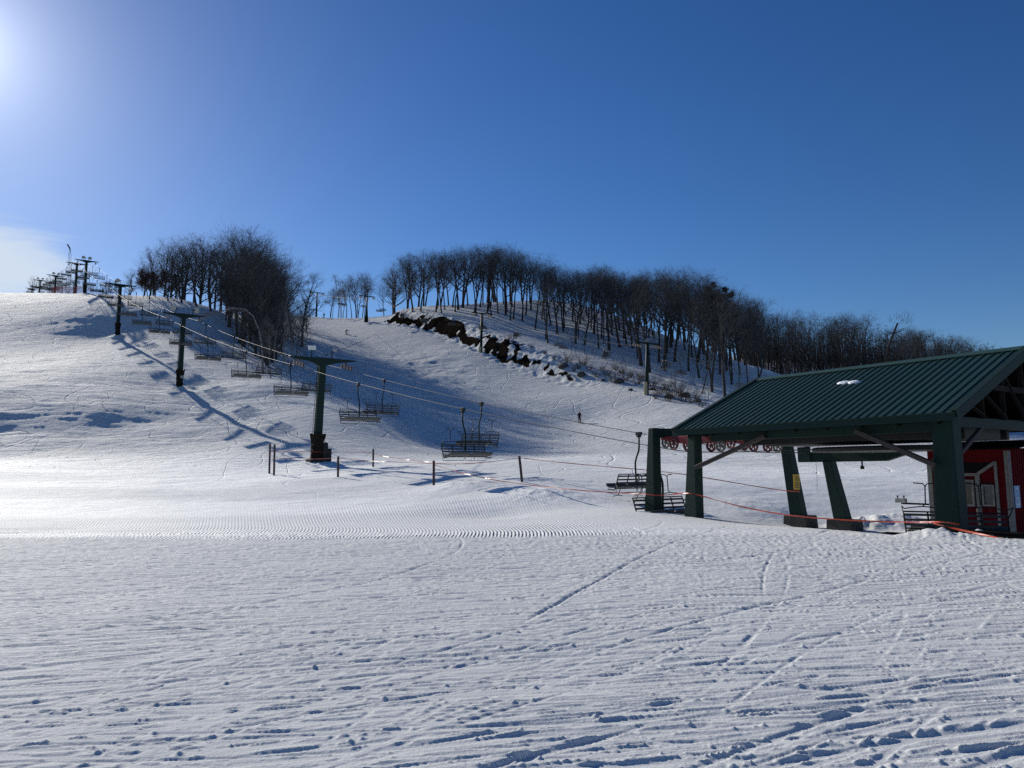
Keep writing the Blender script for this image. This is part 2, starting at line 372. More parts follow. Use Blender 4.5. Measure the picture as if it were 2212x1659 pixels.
# the deep ruts that can be read one by one in the nearest snow (pixel pairs on the flat)
RUTS = [
    ([(960, 1700), (1100, 1650), (1250, 1612), (1350, 1586), (1418, 1566)], 0.080, 0.060, 0.085, 1),
    ([(1420, 1700), (1560, 1640), (1700, 1590), (1830, 1548), (1935, 1520)], 0.06, 0.045, 0.045, 1),
    ([(700, 1668), (900, 1620), (1100, 1597), (1300, 1592)], 0.05, 0.03, 0.035, 1),
    ([(1500, 1700), (1750, 1640), (2000, 1598), (2300, 1560)], 0.07, 0.035, 0.05, 1),
    ([(1650, 1690), (1900, 1650), (2250, 1610)], 0.06, 0.03, 0.045, 1),
    ([(1620, 1482), (1750, 1492), (1880, 1500), (1990, 1514)], 0.06, 0.035, 0.03, 1),
    ([(1850, 1508), (2000, 1480), (2212, 1445), (2400, 1410)], 0.05, 0.03, 0.025, -1),
    ([(1250, 1560), (1400, 1520), (1600, 1500)], 0.035, 0.02, 0.02, 1),
    ([(1300, 1480), (1420, 1420), (1560, 1360), (1700, 1330)], 0.035, 0.025, 0.02, 1),
    ([(1270, 1385), (1400, 1335), (1530, 1295)], 0.035, 0.025, 0.02, 1),
    ([(1730, 1275), (1790, 1255), (1808, 1236)], 0.05, 0.03, 0.02, 1),
    ([(0, 1595), (150, 1540), (330, 1500), (560, 1480)], 0.04, 0.025, 0.02, 1),
    ([(300, 1490), (700, 1440), (1000, 1405), (1300, 1370)], 0.035, 0.02, 0.02, 1),
    ([(0, 1450), (350, 1410), (800, 1350)], 0.03, 0.018, 0.015, 1),
    ([(1500, 1700), (1800, 1600), (2000, 1555), (2300, 1530)], 0.05, 0.03, 0.04, -1),
    ([(1980, 1700), (2212, 1630), (2400, 1590)], 0.07, 0.04, 0.05, 1),
]
for k, (pl, w_, d_, b_, sd) in enumerate(RUTS):
    p = np.array([flat_pt(*q) for q in pl])
    tt = np.linspace(0, len(p) - 1, 40)
    P = np.stack([np.interp(tt, range(len(p)), p[:, 0]), np.interp(tt, range(len(p)), p[:, 1])], 1)
    for _ in range(3): P[1:-1] = (P[:-2] + 2 * P[1:-1] + P[2:]) / 4
    stamp(P, w_ * .7, d_ * .42, b_ * .45, 0.35, sd, 2000 + k, .42 if k not in (1, 3) else .7)
H += RB * (1 - FLAG) * (0.75 + 0.55 * lump)
# crumbs of snow
for k in range(700):
    y0 = 3.6 + 9 * rng.random() ** 1.6; x0 = rng.uniform(-1, 1) * (y0 * 0.75 + 1); r_ = 0.012 + 0.018 * rng.random() ** 2
    i0, i1 = int((x0 - r_ - GX0) / CELL), int((x0 + r_ - GX0) / CELL) + 2
    j0, j1 = int((y0 - r_ - GY0) / CELL), int((y0 + r_ - GY0) / CELL) + 2
    if i0 < 0 or j0 < 0: continue
    sx, sy = XX[j0:j1, i0:i1] - x0, YY[j0:j1, i0:i1] - y0
    H[j0:j1, i0:i1] += np.maximum(0, 1 - (sx ** 2 + sy ** 2) / r_ ** 2) * r_ * 0.8

H += COARSE
def sample_H(X, Y):
    u = np.clip((X - GX0) / CELL, 0, len(gx) - 2.001); v = np.clip((Y - GY0) / CELL, 0, len(gy) - 2.001)
    i = u.astype(int); j = v.astype(int); fu = u - i; fv = v - j
    h = (H[j, i] * (1 - fu) + H[j, i + 1] * fu) * (1 - fv) + (H[j + 1, i] * (1 - fu) + H[j + 1, i + 1] * fu) * fv
    edge = sstep(GX0, GX0 + 2, X) * sstep(0, 2, GX1 - X) * sstep(GY0, GY0 + 0.3, Y) * sstep(0, 7, GY1 - Y)
    return h * edge

STAND = []   # (x, y, r, h): small heaps and scour hollows round things, filled before the mesh is made
def heap(x, y, r, h, n=0.6): STAND.append((x, y, r, h, n))

def far_relief(X, Y):
    R = np.hypot(X, Y)
    z = 0.10 * fbm(X * 0.16, Y * 0.22, 71, 3) * sstep(28, 45, R)
    z += 0.035 * fbm(X * 0.9, Y * 1.6, 81, 3) * sstep(24, 40, R)
    # wind and skier carved waves on the left face, running roughly level
    fl = sstep(58, 80, Y) * (1 - sstep(-0.36, -0.24, X / np.maximum(Y, 1)))
    z += fl * (1 - .72 * sstep(112, 135, Y)) * (0.34 * fbm(X * 0.06, Y * 0.14, 91, 5, 0.55) + 0.13 * fbm(X * 0.22, Y * 0.8, 92, 4))
    # bumps of the shaded part of the centre run
    mg = np.exp(-(((X / np.maximum(Y, 1) + 0.13) / 0.075) ** 2)) * sstep(92, 110, Y) * (1 - sstep(150, 190, Y))
    z += 0.55 * sstep(-4, 0, bank_fields(X, Y)[0]) * (1 - sstep(4, 7, bank_fields(X, Y)[0])) * bank_fields(X, Y)[1] * fbm(X * 0.8, Y * 0.8, 97, 4)
    z += mg * (0.75 * fbm(X * 0.17, Y * 0.2, 95, 4) + 0.25 * fbm(X * 0.5, Y * 0.7, 96, 3))
    # forest floor, rough and drifted
    wf = sstep(100, 120, Y) * sstep(0.02, 0.12, X / np.maximum(Y, 1)) * sstep(4, 10, bank_fields(X, Y)[0] + 200 * (Y < 137))
    z += 0.5 * fbm(X * 0.2, Y * 0.2, 99, 4) * sstep(0.15, 0.25, X / np.maximum(Y, 1)) * sstep(105, 125, Y)
    return z

def heaps_z(X, Y):
    z = np.zeros_like(X)
    for (x, y, r, h, n) in STAND:
        d = np.hypot(X - x, Y - y) / r
        m = d < 1.6
        if not m.any(): continue
        z[m] += h * np.exp(-2.6 * d[m] ** 2) * (1 + n * 0.55 * fbm(X[m] * 1.9, Y[m] * 1.9, 7, 3)) + h * n * 0.16 * fbm(X[m] * 7, Y[m] * 6, 8, 2) * np.exp(-2.6 * d[m] ** 2)
    return z

def ground_mesh():
    az = np.concatenate([np.linspace(-math.pi, -0.80, 34)[:-1], np.linspace(-0.80, 0.80, 1130), np.linspace(0.80, math.pi, 34)[1:-1]])
    rr = np.concatenate([[0.25, 0.8, 1.6, 2.4, 3.1], 1 / np.linspace(1 / 3.7, 1 / 31.0, 560),
                         np.geomspace(31.0, 68.0, 170)[1:], np.geomspace(68, 330, 390)[1:], np.geomspace(330, 640, 24)[1:]])
    A, R = np.meshgrid(az, rr)
    X = R * np.sin(A); Y = R * np.cos(A)
    Z = smooth_ground(X, Y)
    Z += np.where(R < 34, sample_H(X, Y) * sstep(3.0, 3.4, Y), 0)
    Z += far_relief(X, Y) + heaps_z(X, Y)
    nr, na = A.shape
    V = np.stack([X.ravel(), Y.ravel(), Z.ravel()], 1)
    V = np.concatenate([V, [[0, 0, 0.0]]])
    i = np.arange(nr - 1)[:, None] * na + np.arange(na)[None]
    j = np.arange(nr - 1)[:, None] * na + (np.arange(na)[None] + 1) % na
    Q = np.stack([i, j, j + na, i + na], -1).reshape(-1, 4)[:, ::-1]
    T = np.stack([np.full(na, len(V) - 1), (np.arange(na) + 1) % na, np.arange(na)], 1)[:, ::-1]
    me = bpy.data.meshes.new('snow_ground')
    nl = Q.size + T.size
    me.vertices.add(len(V)); me.vertices.foreach_set('co', V.astype(np.float32).ravel())
    me.loops.add(nl); me.loops.foreach_set('vertex_index', np.concatenate([Q.ravel(), T.ravel()]).astype(np.int32))
    me.polygons.add(len(Q) + len(T))
    me.polygons.foreach_set('loop_start', np.concatenate([np.arange(len(Q)) * 4, len(Q) * 4 + np.arange(len(T)) * 3]).astype(np.int32))
    me.update(calc_edges=True); me.validate()
    me.polygons.foreach_set('use_smooth', np.ones(len(me.polygons), bool))
    x, y = V[:, 0], V[:, 1]; r = np.hypot(x, y)
    c = -0.15 * y - 0.011 * (27 - y) ** 2
    yc = np.maximum(y, 6.0); c = -0.012 * np.maximum(25 - yc, 0) ** 2
    ph = ((x - c - 4.4) * 33 / (yc + 12)) * (2 * np.pi / 0.095)
    pan = sstep(-0.12, 0.02, fbm(x * 0.10 + 3, y * 0.07, 13, 3) + 0.14)
    cord = 1.0 * sstep(18.2, 19.2, y + 0.25 * vnoise(x * 2, y, 4)) * (1 - .55 * sstep(22, 26, y)) * (1 - sstep(27, 40, y - 0.2 * x)) * (1 - sstep(0, 4, x)) * (0.5 + 0.5 * pan) * (.55 + .45 * sstep(-.3, .1, fbm(x * .35, y * .9, 19, 3)))
    for (cy, sl_, wd_) in ((19.6, -.06, .10), (21.0, .09, .14), (21.9, -.12, .09), (23.2, .05, .16), (24.6, -.03, .12), (26.2, .12, .22), (20.4, .16, .08), (28.0, -.08, .25)):
        q = np.abs(y - cy - sl_ * x - .25 * np.sin(x * .35 + cy)); cord = cord * (1 - .85 * np.exp(-(q / wd_) ** 2) * (y > 12))
    d, e, tl = bank_fields(x, y)
    soil = e * sstep(-0.8, 0.4, d + 2.2 * fbm(x * 0.35, y * 0.35, 61, 3)) * (1 - sstep(1.9, 3.6, d + 4.0 * fbm(x * 0.22, y * 0.22, 62, 4))) * (1 - .9 * sstep(.0, .12, fbm(x * .45, y * .45, 63, 3) - .26))
    glare_tone = sstep(18.3, 20.5, y + 0.6 * vnoise(x * .5, y, 14)) * (1 - sstep(58, 74, y)) * (0.45 + 0.55 * sstep(-.25, .2, fbm(x * .05, y * .12, 15, 3)))  # mid-ground zone: glare painted as paler snow colour, also raises its gloss
    fgm = sstep(6.5, 10, r) * (1 - sstep(17.5, 19.5, y)) * (.45 + .55 * sstep(-.2, .2, fbm(x * .3, y * .3, 16, 2)))
    data = {'glare_tone': glare_tone, 'fgm': fgm, 'phase': ph, 'cord': cord, 'near': 1 - sstep(9, 24, r), 'soil': soil, 'rut': x * 0, 'far': sstep(30, 75, y)}
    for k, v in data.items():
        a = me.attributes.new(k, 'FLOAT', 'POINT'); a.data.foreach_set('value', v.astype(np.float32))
    me.materials.append(SNOW)
    o = bpy.data.objects.new('snow_ground', me); C.objects.link(o); o['kind'] = 'structure'
    return o
def ZG(x, y):
    """final ground height (smooth terrain, relief and heaps)"""
    X = np.array([float(x)]); Y = np.array([float(y)])
    z = smooth_ground(X, Y) + far_relief(X, Y) + heaps_z(X, Y)
    if 3.4 < y < 27 and abs(x) < 20: z = z + sample_H(X, Y)
    return float(z[0])

# ------------------------------------------------------------------ mesh helpers
class MB:
    def __init__(self): self.v = []; self.f = []
    def add(self, vs, fs):
        n = len(self.v); self.v += [tuple(map(float, p)) for p in vs]; self.f += [tuple(i + n for i in q) for q in fs]; return self
    def box(self, lo, hi, T=None):
        x0, y0, z0 = lo; x1, y1, z1 = hi
        vs = [(x0, y0, z0), (x1, y0, z0), (x1, y1, z0), (x0, y1, z0), (x0, y0, z1), (x1, y0, z1), (x1, y1, z1), (x0, y1, z1)]
        if T is not None: vs = [T(p) for p in vs]
        return self.add(vs, [(0, 3, 2, 1), (4, 5, 6, 7), (0, 1, 5, 4), (1, 2, 6, 5), (2, 3, 7, 6), (3, 0, 4, 7)])
    def hexa(self, bot, top):
        return self.add(list(bot) + list(top), [(0, 3, 2, 1), (4, 5, 6, 7), (0, 1, 5, 4), (1, 2, 6, 5), (2, 3, 7, 6), (3, 0, 4, 7)])
    def beam(self, a, b, w, h, up=(0, 0, 1), w2=None, h2=None):
        a = np.array(a, float); b = np.array(b, float); d = b - a; d /= np.linalg.norm(d); up = np.array(up, float)
        s_ = np.cross(d, up)
        if np.linalg.norm(s_) < 1e-4: s_ = np.cross(d, np.array([0, 1., 0]))
        s_ /= np.linalg.norm(s_); u = np.cross(s_, d)
        w2 = w if w2 is None else w2; h2 = h if h2 is None else h2
        f = lambda p, w_, h_: [p - s_ * w_ / 2 - u * h_ / 2, p + s_ * w_ / 2 - u * h_ / 2, p + s_ * w_ / 2 + u * h_ / 2, p - s_ * w_ / 2 + u * h_ / 2]
        return self.add(f(a, w, h) + f(b, w2, h2), [(0, 1, 2, 3), (7, 6, 5, 4), (0, 4, 5, 1), (1, 5, 6, 2), (2, 6, 7, 3), (3, 7, 4, 0)])
    def tube(self, pts, r, n=8, cap=True, closed=False):
        pts = [np.array(p, float) for p in pts]; m = len(pts)
        rs = r if hasattr(r, '__len__') else [r] * m
        base = len(self.v); prev = None
        for i, p in enumerate(pts):
            if closed: d = pts[(i + 1) % m] - pts[i - 1]
            else: d = pts[min(i + 1, m - 1)] - pts[max(i - 1, 0)]
            d = d / (np.linalg.norm(d) + 1e-9)
            if prev is None:
                a = np.array([0, 0, 1.]) if abs(d[2]) < 0.9 else np.array([1., 0, 0])
                s_ = np.cross(d, a)
            else: s_ = prev - d * prev.dot(d)
            s_ /= np.linalg.norm(s_) + 1e-9; prev = s_; u = np.cross(d, s_)
            for k in range(n):
                t = 2 * math.pi * k / n; q = p + (s_ * math.cos(t) + u * math.sin(t)) * rs[i]
                self.v.append((float(q[0]), float(q[1]), float(q[2])))
        for i in range(m if closed else m - 1):
            i2 = (i + 1) % m
            for k in range(n):
                k2 = (k + 1) % n
                self.f.append((base + i * n + k, base + i * n + k2, base + i2 * n + k2, base + i2 * n + k))
        if cap and not closed:
            self.f.append(tuple(base + k for k in range(n))[::-1]); self.f.append(tuple(base + (m - 1) * n + k for k in range(n)))
        return self
    def disc(self, c, ax, r, w, n=18, bevel=0.15):
        """a short cylinder (wheel, lamp, plinth) centred on c with its axis along ax"""
        c = np.array(c, float); ax = np.array(ax, float); ax /= np.linalg.norm(ax)
        b = min(w, r) * bevel
        return self.tube([c - ax * w / 2, c - ax * (w / 2 - b) , c + ax * (w / 2 - b), c + ax * w / 2], [r - b, r, r, r - b], n)
    def ring(self, c, ax, r, rt, n=20, m=6):
        c = np.array(c, float); ax = np.array(ax, float); ax /= np.linalg.norm(ax)
        a = np.cross(ax, [0, 0, 1.]);
        if np.linalg.norm(a) < 1e-3: a = np.array([1., 0, 0])
        a /= np.linalg.norm(a); b = np.cross(ax, a)
        return self.tube([c + (a * math.cos(t) + b * math.sin(t)) * r for t in np.linspace(0, 2 * math.pi, n, endpoint=False)], rt, m, closed=True)
    def build(self, name, m, parent=None, smooth=False, bevel=0.0):
        me = bpy.data.meshes.new(name); me.from_pydata(self.v, [], self.f); me.update()
        if smooth: me.polygons.foreach_set('use_smooth', [True] * len(me.polygons))
        me.materials.append(m)
        o = bpy.data.objects.new(name, me); C.objects.link(o)
        if parent is not None: o.parent = parent
        if bevel:
            md = o.modifiers.new('bevel', 'BEVEL'); md.width = bevel; md.segments = 1; md.limit_method = 'ANGLE'
        return o

def tag(o, label=None, cat=None, group=None, kind=None):
    for k, v in (('label', label), ('category', cat), ('group', group), ('kind', kind)):
        if v: o[k] = v
    return o
def empty(name, loc, rz=0.0, label=None, cat=None, group=None):
    o = bpy.data.objects.new(name, None); C.objects.link(o); o.location = loc; o.rotation_euler = (0, 0, rz)
    o.empty_display_size = 0.2
    return tag(o, label, cat, group)
KIDS = {}
def kids(o):
    return [c for c in C.objects if c.parent == o]
def proto_tree(o):
    return (o, [proto_tree(c) for c in kids(o)])
def copy_proto(pt, parent=None):
    c = pt[0].copy(); C.objects.link(c)
    if parent is not None: c.parent = parent
    for k in pt[1]: copy_proto(k, c)
    return c

GREEN = mat('green_paint', (0.005, 0.025, 0.020), 0.6, spec=.18, noise=((0.010, 0.024, 0.021), 3.0, 0.22), bump=0.002, bscale=14)
GREEN_OLD = mat('worn_green_paint', (0.006, 0.026, 0.021), 0.65, spec=.18, noise=((0.026, 0.043, 0.035), 16.0, 0.07), bump=0.003, bscale=22)
STEEL = mat('dark_steel', (0.008, 0.013, 0.014), 0.55, 0.0, spec=.25, noise=((0.026, 0.026, 0.025), 20, 0.12))
CABLE = mat('cable_steel', (0.04, 0.042, 0.045), 0.55, 0.1, spec=.3)
PLATE = mat('galvanised_plate', (0.33, 0.35, 0.36), 0.45, 0.7, noise=((0.2, 0.21, 0.22), 6, 0.2))
SEATM = mat('seat_pad', (0.11, 0.11, 0.10), 0.7, noise=((0.06, 0.065, 0.06), 9, 0.25))
SLATM = mat('weathered_slat', (0.06, 0.055, 0.052), 0.75, noise=((0.05, 0.045, 0.042), 14, 0.2))
RED = mat('red_paint', (0.11, 0.016, 0.020), 0.5, noise=((0.06, 0.013, 0.013), 5, 0.2))
REDW = mat('red_board', (0.14, 0.006, 0.011), 0.7, spec=.08, noise=((0.09, 0.004, 0.008), 7, 0.25), bump=0.003, bscale=18, stretch=(1, 1, 0.15))
WHITE = mat('white_trim', (0.27, 0.27, 0.265), 0.7, spec=.2, noise=((0.18, 0.18, 0.175), 5, 0.22))
RUBBER = mat('rubber', (0.10, 0.10, 0.10), 0.75, noise=((0.24, 0.24, 0.23), 30, 0.12))
WOOD = mat('bare_timber', (0.060, 0.040, 0.034), 0.75, noise=((0.03, 0.022, 0.02), 10, 0.22), bump=0.003, bscale=16, stretch=(1, 1, 0.2))
DARKWOOD = mat('dark_timber', (0.005, 0.0045, 0.004), 0.9, spec=.02, noise=((0.010, 0.009, 0.008), 9, 0.2))
PAD = mat('brown_padding', (0.030, 0.021, 0.016), 0.9, spec=.05, noise=((0.012, 0.010, 0.009), 4, 0.15), bump=0.03, bscale=5)
CONC = mat('concrete', (0.05, 0.05, 0.045), 0.85, noise=((0.02, 0.02, 0.018), 5, 0.2), bump=0.01, bscale=9)
YELLOW = mat('yellow_plastic', (0.55, 0.36, 0.02), 0.5, noise=((0.4, 0.25, 0.02), 8, 0.2))
LAMPM = mat('lamp_shell', (0.42, 0.43, 0.42), 0.35, 0.3, noise=((0.25, 0.26, 0.26), 6, 0.2))
LAMPG = mat('lamp_lens', (0.78, 0.78, 0.72), 0.2)
ORANGE = mat('orange_rope', (0.62, 0.085, 0.035), 0.38, noise=((0.40, 0.05, 0.03), 4, 0.2))
BLACK = mat('black_parts', (0.006, 0.006, 0.007), 0.6, spec=.1)
SOCK = mat('snow_pile', (0.82, 0.85, 0.90), 0.6, noise=((0.7, 0.74, 0.8), 7, 0.2), bump=0.03, bscale=9)

# ------------------------------------------------------------------ left chairlift: line geometry
TH = math.radians(35.576)
U = np.array([-math.sin(TH), math.cos(TH)]); V_ = np.array([math.cos(TH), math.sin(TH)])
VA, VB = 21.2, 25.2
VC = (VA + VB) / 2
def LP(s, v): return U * s + V_ * v
def s_of(px, v):
    """distance along the lift for a pixel column, for a thing standing on the line v"""
    lo, hi = 5.0, 600.0
    for _ in range(50):
        m = (lo + hi) / 2; p = LP(m, v); x = 1106 + FPX * (RT @ np.array([p[0], p[1], 0])) / (_fw @ np.array([p[0], p[1], 0]))
        if x > px: lo = m
        else: hi = m
    return (lo + hi) / 2
# towers: pixel column, pixel row of the arm, pixel row of the foot
TW = [(693, 778, 1006), (384, 681, 838), (241, 616, 727), (163, 564, 634), (142, 570, 640), (96, 596, 648), (62, 606, 651), (45, 624, 662)]
TOW = []
for px, pt, pb in TW:
    s_ = s_of(px, VC); p = LP(s_, VC); top = P3(px, pt, p[1])[2]
    TOW.append((s_, p, top))
# rope height along the line: straight spans with sag, station end first
STN_Z = EYE + 0.53
ROPE_S = [17.4, 18.9, 20.4] + [t[0] for t in TOW]
ROPE_Z = [STN_Z, STN_Z + .06, STN_Z + .27] + [t[2] - 0.62 for t in TOW]
def rope_z(s):
    if s <= ROPE_S[0]: return ROPE_Z[0]
    for a, b, za, zb in zip(ROPE_S[:-1], ROPE_S[1:], ROPE_Z[:-1], ROPE_Z[1:]):
        if s <= b:
            t = (s - a) / (b - a); return za + (zb - za) * t - 4 * (0.00022 * (b - a) ** 2) * t * (1 - t)
    return ROPE_Z[-1] - (s - ROPE_S[-1]) * 0.2
BW_S = 12.8
def rope_obj():
    mb = MB(); r = 0.017
    ss = np.concatenate([[BW_S, 14.0, 16.0, 17.4, 18.2, 18.9, 19.6], np.arange(20, TOW[-1][0] + 30, 2.5)])
    A = [(*LP(s, VA), rope_z(s)) for s in ss]; B = [(*LP(s, VB), rope_z(s)) for s in ss]
    # the loop closes round the bullwheel at the station end
    rad = (VB - VA) / 2; c = LP(BW_S, VC)
    arc = [(*(c + V_ * rad * math.cos(t) - U * rad * math.sin(t)), STN_Z) for t in np.linspace(math.pi, 0, 14)[1:-1]]
    pts = A[::-1] + arc + B
    mb.tube(pts, r, 6)
    o = mb.build('haul_rope', CABLE, smooth=True)
    return tag(o, 'steel haul rope looping from the roofed station up the left run over its towers', 'cable')

# ------------------------------------------------------------------ chair
CW = 1.30      # half width of a four seat chair
def make_chair():
    """faces local +Y, hangs from the rope at the origin"""
    r = empty('lift_chair', (0, 0, 0))
    g = MB(); g.box((-0.07, -0.16, -0.10), (0.07, 0.16, 0.05)); g.box((-0.10, -0.07, -0.19), (0.10, 0.07, -0.09))
    g.build('grip', STEEL, r, bevel=0.012)
    h = MB()
    h.tube([(0, 0, -0.14), (0, 0.0, -0.62), (0, 0.04, -0.82), (0, 0.20, -1.12), (0, 0.27, -1.32), (0, 0.28, -1.55), (0, 0.24, -2.36)], 0.042, 8)
    h.build('hanger', GREEN, r, smooth=True)
    for sx in (-1, 1):
        f = MB(); a, b = sx * 0.035, sx * CW; t = 0.026
        yb, yf = 0.14, 0.86
        # backrest frame, side loops and seat carrier as one bent tube frame
        f.tube([(a, yb - .13, -1.86), (b, yb - .13, -1.86), (b, yb + .06, -2.36), (a, yb + .06, -2.36)], t, 6, closed=True)
        f.tube([((a + b) / 2, yb - .13, -1.86), ((a + b) / 2, yb + .06, -2.36)], t, 6)
        f.tube([(b, yb - .10, -1.92), (b, yb + 0.10, -2.46), (b, yb + .2, -2.56), (b, yf - .12, -2.52)], t, 6)
        f.tube([(b, yb + 0.12, -2.50), (a, yb + 0.12, -2.50)], t, 6)
        f.tube([(b, yb + 0.10, -2.40), (b, yb + 0.04, -2.68), (a, yb + 0.04, -2.68), (a, yb + 0.10, -2.42)], 0.017, 6)
        f.build('seat_frame', STEEL, r)
        sl_ = MB()
        for z in (-1.95, -2.10, -2.24):
            y = yb - .13 + (-1.86 - z) * 0.38
            sl_.box((min(a, b) + .02, y - .012, z - .035), (max(a, b) - .02, y + .012, z + .035))
        sl_.build('backrest', SLATM, r)
        st = MB()
        prof = [(yb + .10, -2.40), (yb + .3, -2.425), (yf - .14, -2.40), (yf - .03, -2.35), (yf + .03, -2.26)]
        x0, x1 = min(a, b) + .03, max(a, b) - .03
        vs = [];
        for (y, z) in prof: vs += [(x0, y, z), (x1, y, z), (x1, y + .01, z - .055), (x0, y + .01, z - .055)]
        fs = []
        for k in range(len(prof) - 1):
            q = k * 4
            for e in range(4): fs.append((q + e, q + (e + 1) % 4, q + 4 + (e + 1) % 4, q + 4 + e))
        fs += [(0, 3, 2, 1), (len(vs) - 4, len(vs) - 3, len(vs) - 2, len(vs) - 1)]
        st.add(vs, fs); st.build('seat', SEATM, r)
        ar = MB()   # restraint bar swung up behind: arms with a T on top
        m_ = (a + b) / 2
        ar.tube([(b + sx * .12, yb + .30, -1.72), (b - sx * .02, yb - .06, -1.78), (b - sx * .2, yb - .16, -1.74), (m_ + sx * .10, yb - .22, -1.70), (m_ + sx * .02, yb - .24, -1.62),
                 (m_, yb - .26, -1.12), (m_ + sx * .05, yb - .27, -1.04), (m_ + sx * .30, yb - .28, -1.02)], 0.018, 6)
        ar.tube([(m_, yb - .26, -1.14), (m_ - sx * .05, yb - .27, -1.05), (m_ - sx * .30, yb - .28, -1.02)], 0.018, 6)
        ar.tube([(b + sx * .12, yb + .30, -1.72), (b, yb - .04, -2.02)], 0.016, 6)
        ar.tube([(m_ + sx * .10, yb - .22, -1.70), (a + sx * .12, yb - .14, -1.76), (a + sx * .05, yb - .02, -1.95)], 0.018, 6)
        ar.build('restraint_bar', STEEL, r)
    return r
def lower_bars(root):
    """a copy of the chair with its footrest bars swung down"""
    for c in kids(root):
        if c.name.startswith('restraint_bar'):
            c.rotation_euler = (0, 0, 0)
            m = Matrix.Translation((0, 0.14 - .04, -2.05)) @ Matrix.Rotation(math.radians(-152), 4, 'X') @ Matrix.Translation((0, -(0.14 - .04), 2.05))
            c.matrix_local = m

